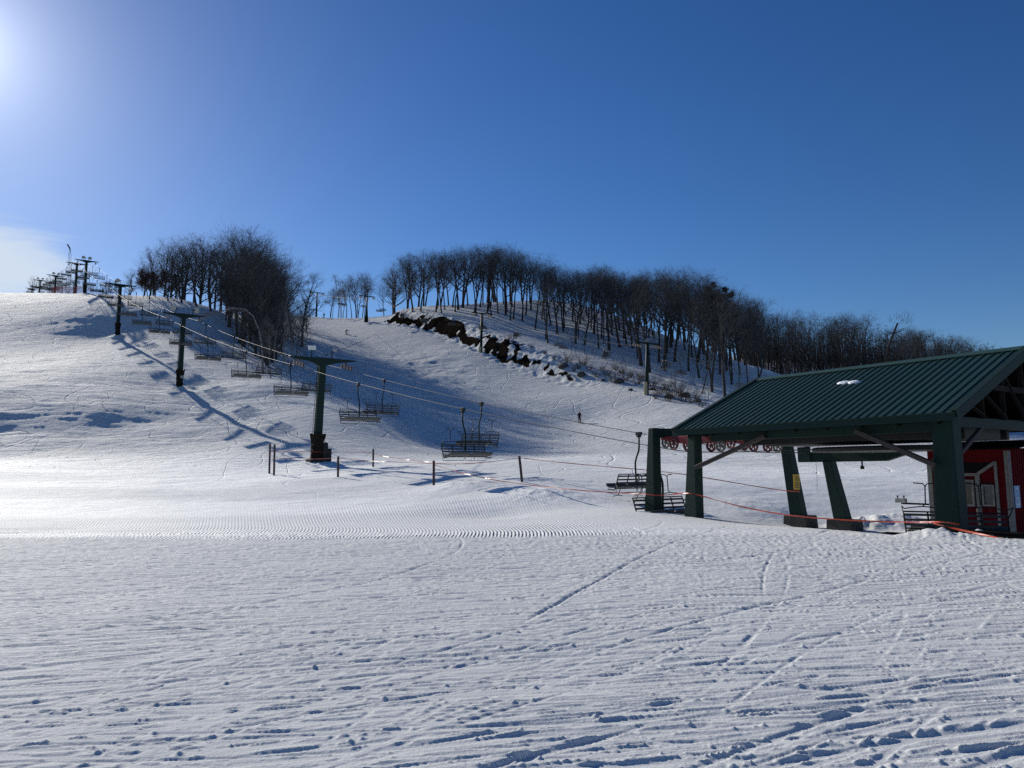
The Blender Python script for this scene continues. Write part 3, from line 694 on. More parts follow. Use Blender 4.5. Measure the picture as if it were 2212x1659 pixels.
# ------------------------------------------------------------------ towers of the left lift
def tower(i, label, heads=(), pads=True):
    s_, p, ztop = TOW[i]
    foot = p + U * 1.05
    zb = ZG(*foot) - 0.25
    zt = ztop + 0.10
    r = empty('lift_tower', (foot[0], foot[1], zb + 0.25), -0.0, label, 'lift tower', 'towers of the left chairlift')
    o = np.array([foot[0], foot[1], zb + 0.25])
    L = lambda q: np.array(q, float) - o
    B0 = np.array([foot[0], foot[1], zb]); T0 = np.array([p[0], p[1], zt])
    u3 = np.array([*U, 0.]); v3 = np.array([*V_, 0.]); ax = (T0 - B0) / np.linalg.norm(T0 - B0)
    m = MB(); m.beam(L(B0), L(T0), 0.66, 0.50, up=u3, w2=0.50, h2=0.42); m.build('mast', GREEN, r, bevel=0.05)
    # tapered cross arm
    up = np.cross(v3, np.cross(ax, v3)); up /= np.linalg.norm(up); fw = np.cross(up, v3)
    arm = MB()
    prof = [(-2.75, .05, -.05), (-2.3, .06, -.10), (-1.1, .08, -.26), (-.42, .10, -.50), (.42, .10, -.50), (1.1, .08, -.26), (2.3, .06, -.10), (2.75, .05, -.05)]
    vs = []
    for (a, t, b) in prof:
        for (dz, dy) in ((b, -.2), (b, .2), (t, .2), (t, -.2)): vs.append(L(T0 + v3 * a + up * dz + fw * dy))
    fs = []
    for k in range(len(prof) - 1):
        for e in range(4): fs.append((k * 4 + e, k * 4 + (e + 1) % 4, k * 4 + 4 + (e + 1) % 4, k * 4 + 4 + e))
    fs += [(3, 2, 1, 0), (len(vs) - 4, len(vs) - 3, len(vs) - 2, len(vs) - 1)]
    arm.add(vs, fs).build('cross_arm', GREEN, r, bevel=0.02)
    # sheave batteries either side, lying along the rope
    for v in (VA, VB):
        d = v - VC; c = T0 + v3 * d
        rz = rope_z(s_); c[2] = rz + 0.0
        sl = np.array([*U, 0.22]); sl /= np.linalg.norm(sl)
        q = MB(); q.beam(L(c - sl * 1.15 + [0, 0, .16]), L(c + sl * 1.15 + [0, 0, .16]), 0.07, 0.24)
        q.beam(L(c + v3 * .16 - sl * 1.1 + [0, 0, .30]), L(c + v3 * .16 + sl * 1.1 + [0, 0, .30]), 0.30, 0.03)
        q.beam(L(c + [0, 0, .22]), L(T0 + v3 * d * 0.97 + [0, 0, -.08]), 0.09, 0.09, up=u3)
        a = q.build('sheave_frame', RED if i < 3 else STEEL, r)
        for t in (-.95, -.32, .32, .95):
            w = MB(); w.disc(L(c + sl * t + [0, 0, .19]), v3, 0.17, 0.09, 14); w.build('sheave', RUBBER, a, smooth=False)
    # lamps on top
    for (d, kind) in heads:
        lt = T0 + v3 * d; lm = MB()
        lm.tube([L(lt), L(lt + up * 0.75)], 0.045, 6)
        a = lm.build('lamp_post', STEEL, r)
        if kind == 'disc':
            lh = MB(); c = lt + up * .72 + v3 * (-0.42 if d < 0 else .42) - np.array([0, 0, .0])
            dr = np.array([0.35, -0.9, -0.25]) if d < 0 else np.array([0.1, -0.95, -.3]); dr /= np.linalg.norm(dr)
            lh.tube([L(c - dr * .20), L(c - dr * .12), L(c + dr * .1)], [0.10, .30, .40], 18); h = lh.build('floodlight', LAMPM, a, smooth=False)
            g = MB(); g.beam(L(lt + up * .74 - v3 * .22), L(lt + up * .74 + v3 * .22), .16, .10); g.build('ballast_box', STEEL, a)
        elif kind == 'box':
            lh = MB(); c = lt + up * .82
            lh.box((-.30, -.14, -.16), (.30, .16, .16), T=lambda q: tuple(L(c) + np.array(q))); lh.build('floodlight', LAMPG, a, bevel=.03)
        else:
            lh = MB(); c = lt + up * .80 + v3 * .12
            lh.tube([L(c + v3 * .0), L(c + v3 * .22), ], [.14, .2], 10); lh.build('floodlight', LAMPM, a)
    # ladder on the uphill flank
    ld = MB()
    e0 = B0 + ax * 1.2 - v3 * .42; e1 = T0 - v3 * .34 - ax * .3
    for q in (-.16, .16): ld.tube([L(e0 + u3 * q), L(e1 + u3 * q)], 0.018, 5)
    n = int(np.linalg.norm(e1 - e0) / .35)
    for k in range(n):
        c = e0 + (e1 - e0) * k / n; ld.tube([L(c - u3 * .16), L(c + u3 * .16)], 0.012, 4)
    ld.build('ladder', STEEL, r)
    if pads:
        pd = MB(); random.seed(i)
        n = 16; ring = []
        hts = (0.1, 0.7, 1.4, 1.95, 2.15)
        for z, w in zip(hts, (.44, .40, .42, .52, .56)):
            for k in range(n):
                t = 2 * math.pi * k / n; j = 1 + random.uniform(-.07, .07)
                sq = 1 / max(abs(math.cos(t)), abs(math.sin(t))) ** .6
                zz = z + (random.uniform(-.12, .10) if z > 2.1 else 0)
                ring.append(L(B0 + ax * (zz + .25) + (v3 * math.cos(t) + u3 * math.sin(t)) * w * j * sq * 1.0))
        fs = []
        for a in range(len(hts) - 1):
            for k in range(n): fs.append((a * n + k, a * n + (k + 1) % n, (a + 1) * n + (k + 1) % n, (a + 1) * n + k))
        pd.add(ring, fs)
        po = pd.build('crash_pad', PAD, r, smooth=False)
        md = po.modifiers.new('thickness', 'SOLIDIFY'); md.thickness = 0.08
        if i == 1:
            nb = MB(); c = B0 + ax * 1.45 + v3 * .1 - u3 * .62
            nb.beam(L(c - v3 * .17), L(c + v3 * .17), .02, .34); nb.build('notice', PLATE, r)
    if i == 0:
        bx = MB(); bc = B0 + v3 * .58 - u3 * .35
        bx.beam(L(bc + [0, 0, .1]), L(bc + [0, 0, 1.75]), .42, .38, up=u3); bx.build('junction_box', STEEL, r, bevel=.03)
        bx = MB(); bc = B0 + v3 * .92 - u3 * .35
        bx.beam(L(bc + [0, 0, .05]), L(bc + [0, 0, 1.25]), .34, .36, up=u3); bx.build('junction_box', STEEL, r, bevel=.03)
        pl = MB(); pl.beam(L(B0 + [0, 0, -.2]), L(B0 + [0, 0, .52]), 1.35, 1.1, up=u3); pl.build('footing', CONC, r, bevel=.06)
    return r

# ------------------------------------------------------------------ tower and chairs of the far lift
L2 = [(683, 633, 685, 263, 'far lift tower standing against the sky on the hilltop between the two woods'),
      (791, 641, 695, 229, 'far lift tower with padded foot at the left end of the brown soil bank'),
      (1039, 678, 756, 168, 'far lift tower with pale guard in front of the brown soil bank'),
      (1397, 743, 851, 121, 'nearest far lift tower below the wooded hill with pale yellow sleeve at its foot')]
T2 = []
for px, pt, pb, Y, lb in L2:
    a = P3(px, pb, Y); b = P3(px, pt, Y); T2.append((a, b, lb))
D2 = T2[1][0][:2] - T2[3][0][:2]; D2 = D2 / np.linalg.norm(D2); N2 = np.array([D2[1], -D2[0]])
def tower2(k):
    a, b, lb = T2[k]
    zb = ZG(a[0], a[1]); r = empty('far_lift_tower', (a[0], a[1], zb), 0, lb, 'lift tower', 'towers of the far chairlift')
    h = b[2] - zb; n3 = np.array([*N2, 0]); d3 = np.array([*D2, 0])
    lean = -d3 * 0.5
    m = MB(); m.tube([(0, 0, -.4), tuple(lean + [0, 0, h])], [.33, .24], 10); m.build('mast', GREEN, r, smooth=True)
    T0 = lean + np.array([0, 0, h])
    q = MB(); q.beam(T0 - n3 * 2.6 + [0, 0, .02], T0 + n3 * 2.6 + [0, 0, .02], .3, .22); q.build('cross_arm', GREEN, r, bevel=.02)
    for sd in (-1, 1):
        c = T0 + n3 * 2.1 * sd + [0, 0, -.42]; sl = np.array([*D2, .28]); sl /= np.linalg.norm(sl)
        g = MB(); g.beam(c - sl * 1.1, c + sl * 1.1, .12, .26); g.beam(c, c + [0, 0, .4], .1, .1, up=d3); f = g.build('sheave_frame', RED, r)
        for t in (-.9, -.3, .3, .9):
            w = MB(); w.disc(c + sl * t - [0, 0, .08], n3, .17, .2, 12); w.build('sheave', RUBBER, f)
    if k == 3:
        g = MB(); g.tube([T0 + [0, 0, .1], T0 + [0, 0, .5]], .04, 6); a_ = g.build('lamp_post', STEEL, r)
        g = MB(); g.tube([T0 + [0, 0, .42], T0 + [0, -.3, .55]], [.26, .3], 12); g.build('floodlight', LAMPM, a_)
    g = MB(); c0 = -0.05 * n3
    if k >= 2: g.tube([tuple(c0 - n3 * .2 + [0, -.1, -.2]), tuple(c0 - n3 * .2 + lean * .2 + [0, -.1, 1.9 if k == 3 else 1.2])], [.30, .27], 10); g.build('guard_sleeve', mat('pale_sleeve', (.55, .47, .28), .7, noise=((.3, .26, .17), 4, .2)), r)
    elif k == 1: g.tube([(0, 0, -.2), (0, 0, 1.8)], [.62, .55], 10); g.build('crash_pad', PAD, r)
    return r
def rope2_pts(side):
    out = []
    n3 = np.array([*N2, 0]) * 2.1 * side
    ends = [T2[3][1] + np.array([*(-D2 * 62), -17.5])] + [T2[k][1] for k in (3, 2, 1, 0)] + [T2[0][1] + np.array([*(D2 * 30), -2.0])]
    for a, b in zip(ends[:-1], ends[1:]):
        ln = np.linalg.norm(b[:2] - a[:2]); n = max(int(ln / 3), 2)
        for t in np.linspace(0, 1, n, endpoint=False):
            p = a + (b - a) * t; p = p + n3 - np.array([*D2, 0]) * .5; p[2] += -.68 - 4 * .00022 * ln * ln * t * (1 - t); out.append(p)
    return out

# ------------------------------------------------------------------ the roofed station
def QP(s, v, e): 
    """station frame: s along the lift, v across, e above the eye"""
    p = LP(s, v); return np.array([p[0], p[1], EYE + e])
u3, v3, z3 = np.array([*U, 0.]), np.array([*V_, 0.]), np.array([0, 0, 1.])
S0, S1 = 9.14, 18.47
V0, VR = 20.06, 24.79
V1 = VR * 2 - V0
EE, RR = 1.31, 2.04
def leg(mb, s, v, e0, e1, a0, a1, b, splay, o):
    """tapering box leg; foot pushed outwards by splay across the line"""
    f = lambda vv, e, a: [QP(s - a / 2, vv - b / 2, e) - o, QP(s - a / 2, vv + b / 2, e) - o, QP(s + a / 2, vv + b / 2, e) - o, QP(s + a / 2, vv - b / 2, e) - o]
    mb.hexa(f(v + splay, e0, a0), f(v, e1, a1))
def station():
    o = QP((S0 + S1) / 2, VR, 0); o[2] = ZG(o[0], o[1])
    r = empty('lift_station', tuple(o), 0, 'open sided lift station with green ribbed metal roof on splayed green legs', 'lift station')
    L = lambda q: np.array(q, float) - o
    # roof: two ribbed slopes with thickness
    def slope_fn(v0, v1, name):
        m = MB(); t = 0.05
        P = lambda s, f, dz=0: L(QP(s, v0 + (v1 - v0) * f, EE + RR * f + dz))
        m.hexa([P(S0, 0, -t), P(S1, 0, -t), P(S1, 1, -t), P(S0, 1, -t)], [P(S0, 0), P(S1, 0), P(S1, 1), P(S0, 1)])
        n = 36; sp = (S1 - S0 - .16) / n
        for k in range(n + 1):
            s = S0 + .08 + k * sp; w = .020
            m.hexa([P(s - w, .004, .001), P(s + w, .004, .001), P(s + w, .985, .001), P(s - w, .985, .001)],
                   [P(s - w * .6, .004, .036), P(s + w * .6, .004, .036), P(s + w * .6, .985, .036), P(s - w * .6, .985, .036)])
            if k < n:
                for q in (.36, .66):   # low stiffening beads
                    x = s + sp * q; w2 = .008
                    m.hexa([P(x - w2, .004, .0005), P(x + w2, .004, .0005), P(x + w2, .985, .0005), P(x - w2, .985, .0005)],
                           [P(x - .004, .004, .007), P(x + .004, .004, .007), P(x + .004, .985, .007), P(x - .004, .985, .007)])
        return m.build(name, ROOFM, r)
    slope_fn(V0, VR, 'roof_panel'); slope_fn(V1, VR, 'roof_panel')
    m = MB()
    for (va, sg) in ((VR, -1), (VR, 1)):
        P = lambda s, d, dz: L(QP(s, VR + sg * d, EE + RR - d * RR / (VR - V0) + dz))
        a = [P(S0 - .05, 0, .075), P(S1 + .05, 0, .075), P(S1 + .05, .24, .058), P(S0 - .05, .24, .058)]
        b = [q - np.array([0, 0, .02]) for q in a]
        m.hexa(b, a)
    m.build('ridge_cap', ROOFM, r)
    # timber deck under the sheets
    for (va, vb) in ((V0 + .12, VR - .02), (V1 - .12, VR + .02)):
        m = MB(); P = lambda s, f, dz: L(QP(s, va + (vb - va) * f, EE + RR * ((va + (vb - va) * f - V0) / (VR - V0) if va < VR else (V1 - (va + (vb - va) * f)) / (V1 - VR)) + dz))
        m.hexa([P(S0 + .1, 0, -.14), P(S1 - .1, 0, -.14), P(S1 - .1, 1, -.14), P(S0 + .1, 1, -.14)], [P(S0 + .1, 0, -.052), P(S1 - .1, 0, -.052), P(S1 - .1, 1, -.052), P(S0 + .1, 1, -.052)])
        for k in range(9):
            s = S0 + .5 + k * (S1 - S0 - 1) / 8
            m.hexa([P(s - .03, .02, -.34), P(s + .03, .02, -.34), P(s + .03, .98, -.34), P(s - .03, .98, -.34)], [P(s - .03, .02, -.142), P(s + .03, .02, -.142), P(s + .03, .98, -.142), P(s - .03, .98, -.142)])
        m.build('rafter_deck', DARKWOOD, r)
    # eave and rake trim
    for v in (V0, V1):
        sg = -1 if v == V0 else 1
        m = MB(); m.beam(L(QP(S0 - .02, v + sg * .02, EE - .09)), L(QP(S1 + .02, v + sg * .02, EE - .09)), .035, .20)
        m.beam(L(QP(S0 - .03, v + sg * .035, EE + .002)), L(QP(S1 + .03, v + sg * .035, EE + .002)), .06, .03)
        m.build('eave_fascia', GREEN, r)
        for (s, ds) in ((S0, -1), (S1, 1)):
            m = MB(); up = np.cross(v3 * (VR - v) + z3 * RR, u3); up /= np.linalg.norm(up)
            up = up if up[2] > 0 else -up
            a, b = L(QP(s + ds * .045, v, EE - .03)), L(QP(s + ds * .045, VR, EE + RR - .03))
            m.beam(a, b, .03, .17, up=up); 
            m.beam(a + up * .095 - u3 * ds * .075, b + up * .095 - u3 * ds * .075, .17, .02, up=up)
            m.beam(a - up * .15 - u3 * ds * .06, b - up * .15 - u3 * ds * .06, .05, .12, up=up)
            m.build('rake_trim', GREEN, r)
    # legs
    spec = [(20.0, 20.72, -1.85, 1.48, .56, .27, .40, -.20, GREEN), (18.0, 20.62, -2.0, 1.14, .60, .32, .40, -.20, GREEN_OLD),
            (9.62, 20.62, -2.3, 1.25, .66, .50, .48, -.12, GREEN), (20.0, 28.6, -2.3, 1.40, .62, .34, .46, .75, GREEN), (18.0, 28.6, -2.3, .24, .60, .36, .46, .80, GREEN),
            (9.62, 28.8, -2.6, 1.2, .6, .4, .46, .2, GREEN)]
    for k, (s, v, e0, e1, a0, a1, b, sp_, mt) in enumerate(spec):
        m = MB(); leg(m, s, v, e0, e1, a0, a1, b, sp_, o); lg = m.build('leg', mt, r, bevel=.035)
        if k in (3, 4):
            m = MB(); c = L(QP(s, v + sp_ + .05, 0)); zz = ZG(*QP(s, v + sp_, 0)[:2]) - o[2]
            m.hexa([c * [1, 1, 0] + u3 * a + v3 * b_ + z3 * (zz - .3) for a, b_ in ((-.6, -.45), (-.6, .45), (.6, .45), (.6, -.45))],
                   [c * [1, 1, 0] + u3 * a + v3 * b_ + z3 * (zz + .48) for a, b_ in ((-.55, -.42), (-.55, .42), (.55, .42), (.55, -.42))])
            m.build('footing', CONC, r, bevel=.04)
        if k == 3:
            m = MB(); c = L(QP(s - .35, v + sp_ * .46 - .02, -.28)); fr = -u3 * .8 - v3 * .6; fr /= np.linalg.norm(fr); sd_ = np.cross(fr, z3)
            c = L(QP(s - .27, v + sp_ * .45 - .06, -.62)) 
            m.beam(c - z3 * .33, c + z3 * .33, .42, .05, up=u3); sg = m.build('warning_sign', YELLOW, lg, bevel=.02)
            m = MB(); q = c - u3 * .03
            m.ring(q + z3 * .14, u3, .09, .008, 14, 4); m.beam(q + z3 * .10, q + z3 * .2, .03, .006, up=u3)
            for j, w_ in enumerate((.24, .3, .26, .3)):
                m.beam(q - z3 * (.04 + j * .065) - v3 * w_ / 2, q - z3 * (.04 + j * .065) + v3 * w_ / 2, .006, .026, up=z3)
            m.build('sign_print', mat('sign_ink', (.09, .06, .01), .6), sg)
    # beams
    def B(name, a, b, w, h, mt=GREEN, up=(0, 0, 1), bv=.015):
        m = MB(); m.beam(L(a), L(b), w, h, up=up); return m.build(name, mt, r, bevel=bv)
    B('eave_beam', QP(S0 + .25, 20.66, 1.02), QP(17.3, 20.66, 1.02), .16, .26)
    B('eave_beam', QP(S0 + .25, V1 - .6, 1.26), QP(18.1, V1 - .6, 1.26), .16, .22)
    B('portal_beam', QP(20.0, 20.6, 1.30), QP(20.0, 28.9, 1.30), .28, .34)
    B('portal_beam', QP(18.0, 20.9, 1.22), QP(18.0, 28.9, 1.22), .22, .22)
    B('tie_beam', QP(9.55, 20.8, 1.13), QP(9.55, V1 - .5, 1.13), .22, .28)
    B('tie_beam', QP(13.4, 20.8, 1.16), QP(13.4, V1 - .5, 1.16), .18, .24)
    # gable truss of rough timber
    m = MB(); s = 9.42
    ev = lambda v: EE + RR * (1 - abs(v - VR) / (VR - V0)) - .30
    for v in (22.2, 23.5, VR, 26.1, 27.4): m.beam(L(QP(s, v, 1.24)), L(QP(s, v, ev(v))), .05, .12, up=u3)
    for a, b in ((21.4, 22.2), (22.2, 23.5), (23.5, VR), (28.2, 27.4), (27.4, 26.1), (26.1, VR)):
        m.beam(L(QP(s - .06, b, 1.28)), L(QP(s - .06, a, ev(a))), .04, .10, up=u3)
    m.beam(L(QP(s - .05, 22.9, ev(22.9) - .12)), L(QP(s - .05, 26.7, ev(22.9) - .12)), .05, .16, up=z3)
    m.build('gable_truss', mat('truss_timber', (.030, .025, .022), .85, spec=.1, noise=((.015, .013, .012), 9, .2)), r)
    # knee braces
    B('knee_brace', QP(17.78, 20.36, .02), QP(15.06, 20.50, .98), .13, .13, WOOD, up=v3)
    B('knee_brace', QP(9.75, 20.16, .02), QP(12.0, 20.42, 1.00), .13, .13, WOOD, up=v3)
    B('knee_brace', QP(9.50, 20.95, .30), QP(9.50, 22.3, 1.0), .12, .12, WOOD, up=u3)
    # bullwheel with its frame and drive housing
    bw = MB(); c = LP(BW_S, VC); c3 = np.array([c[0], c[1], STN_Z])
    rad = (VB - VA) / 2
    bw.disc(L(c3), z3, rad + .02, .14, 48, bevel=.3)
    w = bw.build('bullwheel', STEEL, r)
    m = MB(); m.hexa([L(QP(s_, v_, .72)) for s_, v_ in ((9.9, 22.2), (16.3, 22.2), (16.3, 24.4), (9.9, 24.4))], [L(QP(s_, v_, 1.06)) for s_, v_ in ((9.9, 22.2), (16.3, 22.2), (16.3, 24.4), (9.9, 24.4))])
    m.beam(L(QP(9.9, 21.5, .86)), L(QP(16.6, 21.5, .86)), .18, .26); m.beam(L(QP(9.9, 24.9, .86)), L(QP(16.6, 24.9, .86)), .18, .26)
    m.build('drive_housing', STEEL, r, bevel=.02)
    m = MB(); a, b = QP(19.3, 28.6, .40), QP(15.6, 28.6, .40); m.beam(L(a), L(b), .30, .40)
    e0 = QP(15.6, 28.6, .40); m.hexa([L(e0 + v3 * q + z3 * w_) for q, w_ in ((-.15, -.2), (.15, -.2), (.15, .2), (-.15, .2))],
                                     [L(e0 - u3 * .75 + v3 * q + z3 * w_) for q, w_ in ((-.15, .02), (.15, .02), (.15, .2), (-.15, .2))])
    m.beam(L(QP(19.3, 28.42, .52)), L(QP(18.7, 28.42, .52)), .06, .62)
    m.build('carriage_beam', GREEN, r, bevel=.02)
    m = MB(); q = QP(16.6, 28.6, .2); m.tube([L(q), L(q - z3 * .18)], .03, 6); m.disc(L(q - z3 * .24), z3, .075, .12, 12); m.build('hanging_weight', BLACK, r)
    m = MB(); q = QP(18.4, 28.3, .2); m.tube([L(q), L(q - z3 * .5 + v3 * .03), L(q - z3 * 1.15 - v3 * .02), L(q - z3 * 1.2 + v3 * .08)], .008, 5); m.build('hanging_cord', PLATE, r)
    # hold-down sheave trains where the rope comes in
    for (v, s0, s1) in ((VA, 19.95, 17.3), (VB, 20.6, 17.9)):
        m = MB(); sm_ = (s0 + s1) / 2; fz = lambda q: rope_z(q) + .38 - EYE
        m.beam(L(QP(s0 + .15, v, fz(s0))), L(QP(sm_ + .3, v, fz(sm_) + .05)), .13, .13, h2=.30)
        m.beam(L(QP(sm_ + .3, v, fz(sm_) + .05)), L(QP(sm_ - .35, v, fz(sm_) + .05)), .135, .31)
        m.beam(L(QP(sm_ - .35, v, fz(sm_) + .05)), L(QP(s1 - .25, v, fz(s1))), .13, .30, h2=.13)
        m.beam(L(QP(sm_, v, fz(sm_) + .10)), L(QP(sm_, v, 1.16)), .16, .24, up=u3)
        a = m.build('sheave_train', mat('machine_red', (.34, .035, .045), .5, noise=((.11, .016, .02), 5, .2)), r, bevel=.015)
        m = MB(); m.disc(L(QP(sm_, v - .08, fz(sm_) + .06)), v3, .07, .1, 12); m.build('pivot', BLACK, a)
        n = 6
        for k in range(n):
            s = s0 + (s1 - s0) * k / (n - 1)
            cz = rope_z(s) + .225 - EYE; vv = v - .075 * (1 if k % 2 else -1) - .02
            w = MB(); c = L(QP(s, vv, cz)); w.ring(c, v3, .180, .045, 22, 8)
            w.disc(c, v3, .055, .12, 10)
            for t in range(5):
                g = 2 * math.pi * t / 5 + k; d = u3 * math.cos(g) + z3 * math.sin(g); w.beam(c + d * .04, c + d * .15, .03, .05, up=v3)
            w.build('sheave', RUBBER if k in (0, 5) else mat('sheave_red', (.26, .035, .035), .6, noise=((.07, .045, .045), 12, .2)), a)
    return r
ROOFM = mat('green_roof_sheet', (0.020, 0.068, 0.052), 0.5, 0.0, spec=.3, noise=((0.034, 0.066, 0.056), 1.1, 0.25))

def booth():
    sA, sB, vA_, vB_ = 10.8, 13.3, 27.0, 28.45
    zb = -2.45; zt = .55
    o = QP(sA, vA_, 0); o[2] = ZG(o[0], o[1])
    r = empty('attendant_booth', tuple(o), 0, 'red boarded operator booth with white trim and windows under the green roof', 'booth')
    L = lambda q: np.array(q, float) - o
    def panel(name, s0, s1, e0, e1, d, mt, t=.05, bv=0, par=None):   # on the wall that faces the camera (v = vA_)
        m = MB(); f = lambda s, e, v: L(QP(s, v, e))
        m.hexa([f(s0, e0, vA_ - d), f(s1, e0, vA_ - d), f(s1, e0, vA_ - d + t), f(s0, e0, vA_ - d + t)], [f(s0, e1, vA_ - d), f(s1, e1, vA_ - d), f(s1, e1, vA_ - d + t), f(s0, e1, vA_ - d + t)])
        return m.build(name, mt, par or r, bevel=bv)
    m = MB(); f = lambda s, v, e: L(QP(s, v, e))
    m.hexa([f(sA, vA_, zb), f(sB, vA_, zb), f(sB, vB_, zb), f(sA, vB_, zb)], [f(sA, vA_, zt), f(sB, vA_, zt), f(sB, vB_, zt), f(sA, vB_, zt)])
    # board grooves are part of the wall
    m.build('wall', REDW, r)
    m = MB()
    for k in range(8): m.beam(f(sA - .012, vA_ + .15 + k * .17, zb), f(sA - .012, vA_ + .15 + k * .17, zt), .012, .02, up=u3)
    m.build('batten', REDW, r)
    m = MB(); m.hexa([f(sA - .5, vA_ - .6, .50), f(sB + .4, vA_ - .6, .50), f(sB + .4, vB_ + .5, .78), f(sA - .5, vB_ + .5, .78)],
                     [f(sA - .5, vA_ - .6, .56), f(sB + .4, vA_ - .6, .56), f(sB + .4, vB_ + .5, .84), f(sA - .5, vB_ + .5, .84)])
    m.build('roof', DARKWOOD, r)
    for (s0, s1) in ((sA - .05, sA + .10), (sB - .13, sB + .02)): panel('corner_trim', s0, s1, zb, .46 if s0 < 12 else .05, .045, WHITE)
    m = MB(); m.beam(f(sA - .03, vA_ + .0, zb), f(sA - .03, vA_ + .0, .46), .04, .15, up=v3); m.beam(f(sA - .03, vB_ - .07, zb), f(sA - .03, vB_ - .07, .3), .04, .14, up=v3)
    m.build('corner_trim', WHITE, r)
    # flat black panel standing for the shaded space over the bay, then the bay's trim
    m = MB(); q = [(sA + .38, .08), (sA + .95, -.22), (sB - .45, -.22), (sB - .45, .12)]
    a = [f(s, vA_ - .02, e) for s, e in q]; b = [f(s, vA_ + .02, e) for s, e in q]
    m.hexa(a, b); m.build('shade_panel', BLACK, r)
    panel('bay_trim', sA + .90, sB - .36, -.34, -.25, .075, WHITE)
    m = MB(); m.beam(f(sA + .93, vA_ - .05, -.29), f(sA + .38, vA_ - .05, .08), .09, .05, up=v3); m.beam(f(sA + .36, vA_ - .05, .12), f(sA + .36, vA_ - .05, zb), .05, .08, up=u3); m.build('bay_trim', WHITE, r)
    panel('bay_trim', sA + .86, sA + .99, zb, -.30, .08, WHITE)
    panel('bay_trim', sB - .46, sB - .37, zb, -.30, .08, WHITE)
    # windows: frame > pane
    def window(s0, s1, e0, e1, fr=.07, tint=None):
        fm = MB(); d = .085
        for (a0, a1, b0, b1) in ((s0, s1, e0, e0 + fr), (s0, s1, e1 - fr, e1), (s0, s0 + fr, e0 + fr + .001, e1 - fr - .001), (s1 - fr, s1, e0 + fr + .001, e1 - fr - .001)):
            g = lambda s, e, v: L(QP(s, v, e))
            fm.hexa([g(a0, b0, vA_ - d - .03), g(a1, b0, vA_ - d - .03), g(a1, b0, vA_ - .01), g(a0, b0, vA_ - .01)], [g(a0, b1, vA_ - d - .03), g(a1, b1, vA_ - d - .03), g(a1, b1, vA_ - .01), g(a0, b1, vA_ - .01)])
        w = fm.build('window', WHITE, r)
        pm = MB(); g = lambda s, e: L(QP(s, vA_ - .05, e)); h = lambda s, e: L(QP(s, vA_ - .03, e))
        pm.hexa([g(s0 + fr, e0 + fr), g(s1 - fr, e0 + fr), g(s1 - fr, e1 - fr), g(s0 + fr, e1 - fr)], [h(s0 + fr, e0 + fr), h(s1 - fr, e0 + fr), h(s1 - fr, e1 - fr), h(s0 + fr, e1 - fr)])
        pm.build('pane', tint, w); return w
    GL1 = mat('window_board', (.10, .07, .035), .22, noise=((.045, .045, .045), 1.6, .1), stretch=(1, 1, 1))
    GL2 = mat('window_glass', (.10, .12, .14), .10, noise=((.03, .03, .035), 3.0, .15))
    window(sA + 1.04, sA + 1.66, -1.32, -.46, .06, GL1)
    window(sA + .44, sA + .80, -1.30, -.62, .045, GL2)
    window(sB - .62, sB - .30, -1.32, -.46, .05, GL2)
    # notice on the sunlit side wall
    m = MB(); c = QP(sA - .03, vA_ + .38, -1.0)
    m.beam(L(c - v3 * .19), L(c + v3 * .19), .02, .70, up=z3); nt = m.build('notice_board', mat('notice_blue', (.16, .30, .55), .5, noise=((.28, .42, .62), 5, .2)), r)
    m = MB(); q = c - u3 * .014
    for (dz, w_, t_) in ((.27, .20, .03), (.21, .12, .02), (-.05, .28, .035), (-.13, .30, .012), (-.17, .26, .012), (-.23, .30, .04), (-.30, .28, .03)):
        m.beam(L(q + z3 * dz - v3 * w_ / 2), L(q + z3 * dz + v3 * w_ / 2), .004, t_, up=z3)
    m.ring(L(q + z3 * .11), u3, .06, .008, 14, 4)
    m.build('notice_print', mat('print_white', (.7, .75, .8), .6), nt)
    # weathered plank sign by the corner, worn lettering reduced to one curl of paint
    m = MB(); c = QP(sB - .65, vA_ - .10, .02)
    for k in range(4): m.beam(L(c - u3 * .48 + z3 * (k * .095 - .14)), L(c + u3 * .48 + z3 * (k * .095 - .14)), .03, .088, up=z3)
    sg = m.build('plank_sign', mat('grey_board', (.11, .095, .08), .85, noise=((.05, .045, .04), 9, .2)), r)
    m = MB(); m.tube([L(c - v3 * .025 - u3 * (.12 * math.cos(t)) + z3 * (.06 * math.sin(t) )) for t in np.linspace(.6, 5.6, 14)], .014, 5); m.build('sign_print', BLACK, sg)
    # control box on an arm
    m = MB(); a = QP(sB + .0, vA_ - .1, -1.30); b = QP(sB + .75, vA_ - .5, -1.27); m.beam(L(a), L(b), .05, .06); am = m.build('control_arm', BLACK, r)
    m = MB(); c = b + z3 * .09; m.beam(L(c - u3 * .18), L(c + u3 * .18), .16, .15); m.build('control_box', LAMPM, am, bevel=.015)
    m = MB()
    for q in (-.11, .11): m.tube([L(c + u3 * q + z3 * .07), L(c + u3 * q + z3 * .15)], .02, 6); m.disc(L(c + u3 * q + z3 * .16), z3, .05, .02, 8)
    m.build('control_knobs', BLACK, am)
    # pale door left ajar
    m = MB(); a = QP(sA + .95, vA_ - .12, -1.35); m.beam(L(a + z3 * -.5), L(a + z3 * .0), .05, .10, up=v3); m.build('mailbox', WHITE, r, bevel=.01)
    return r

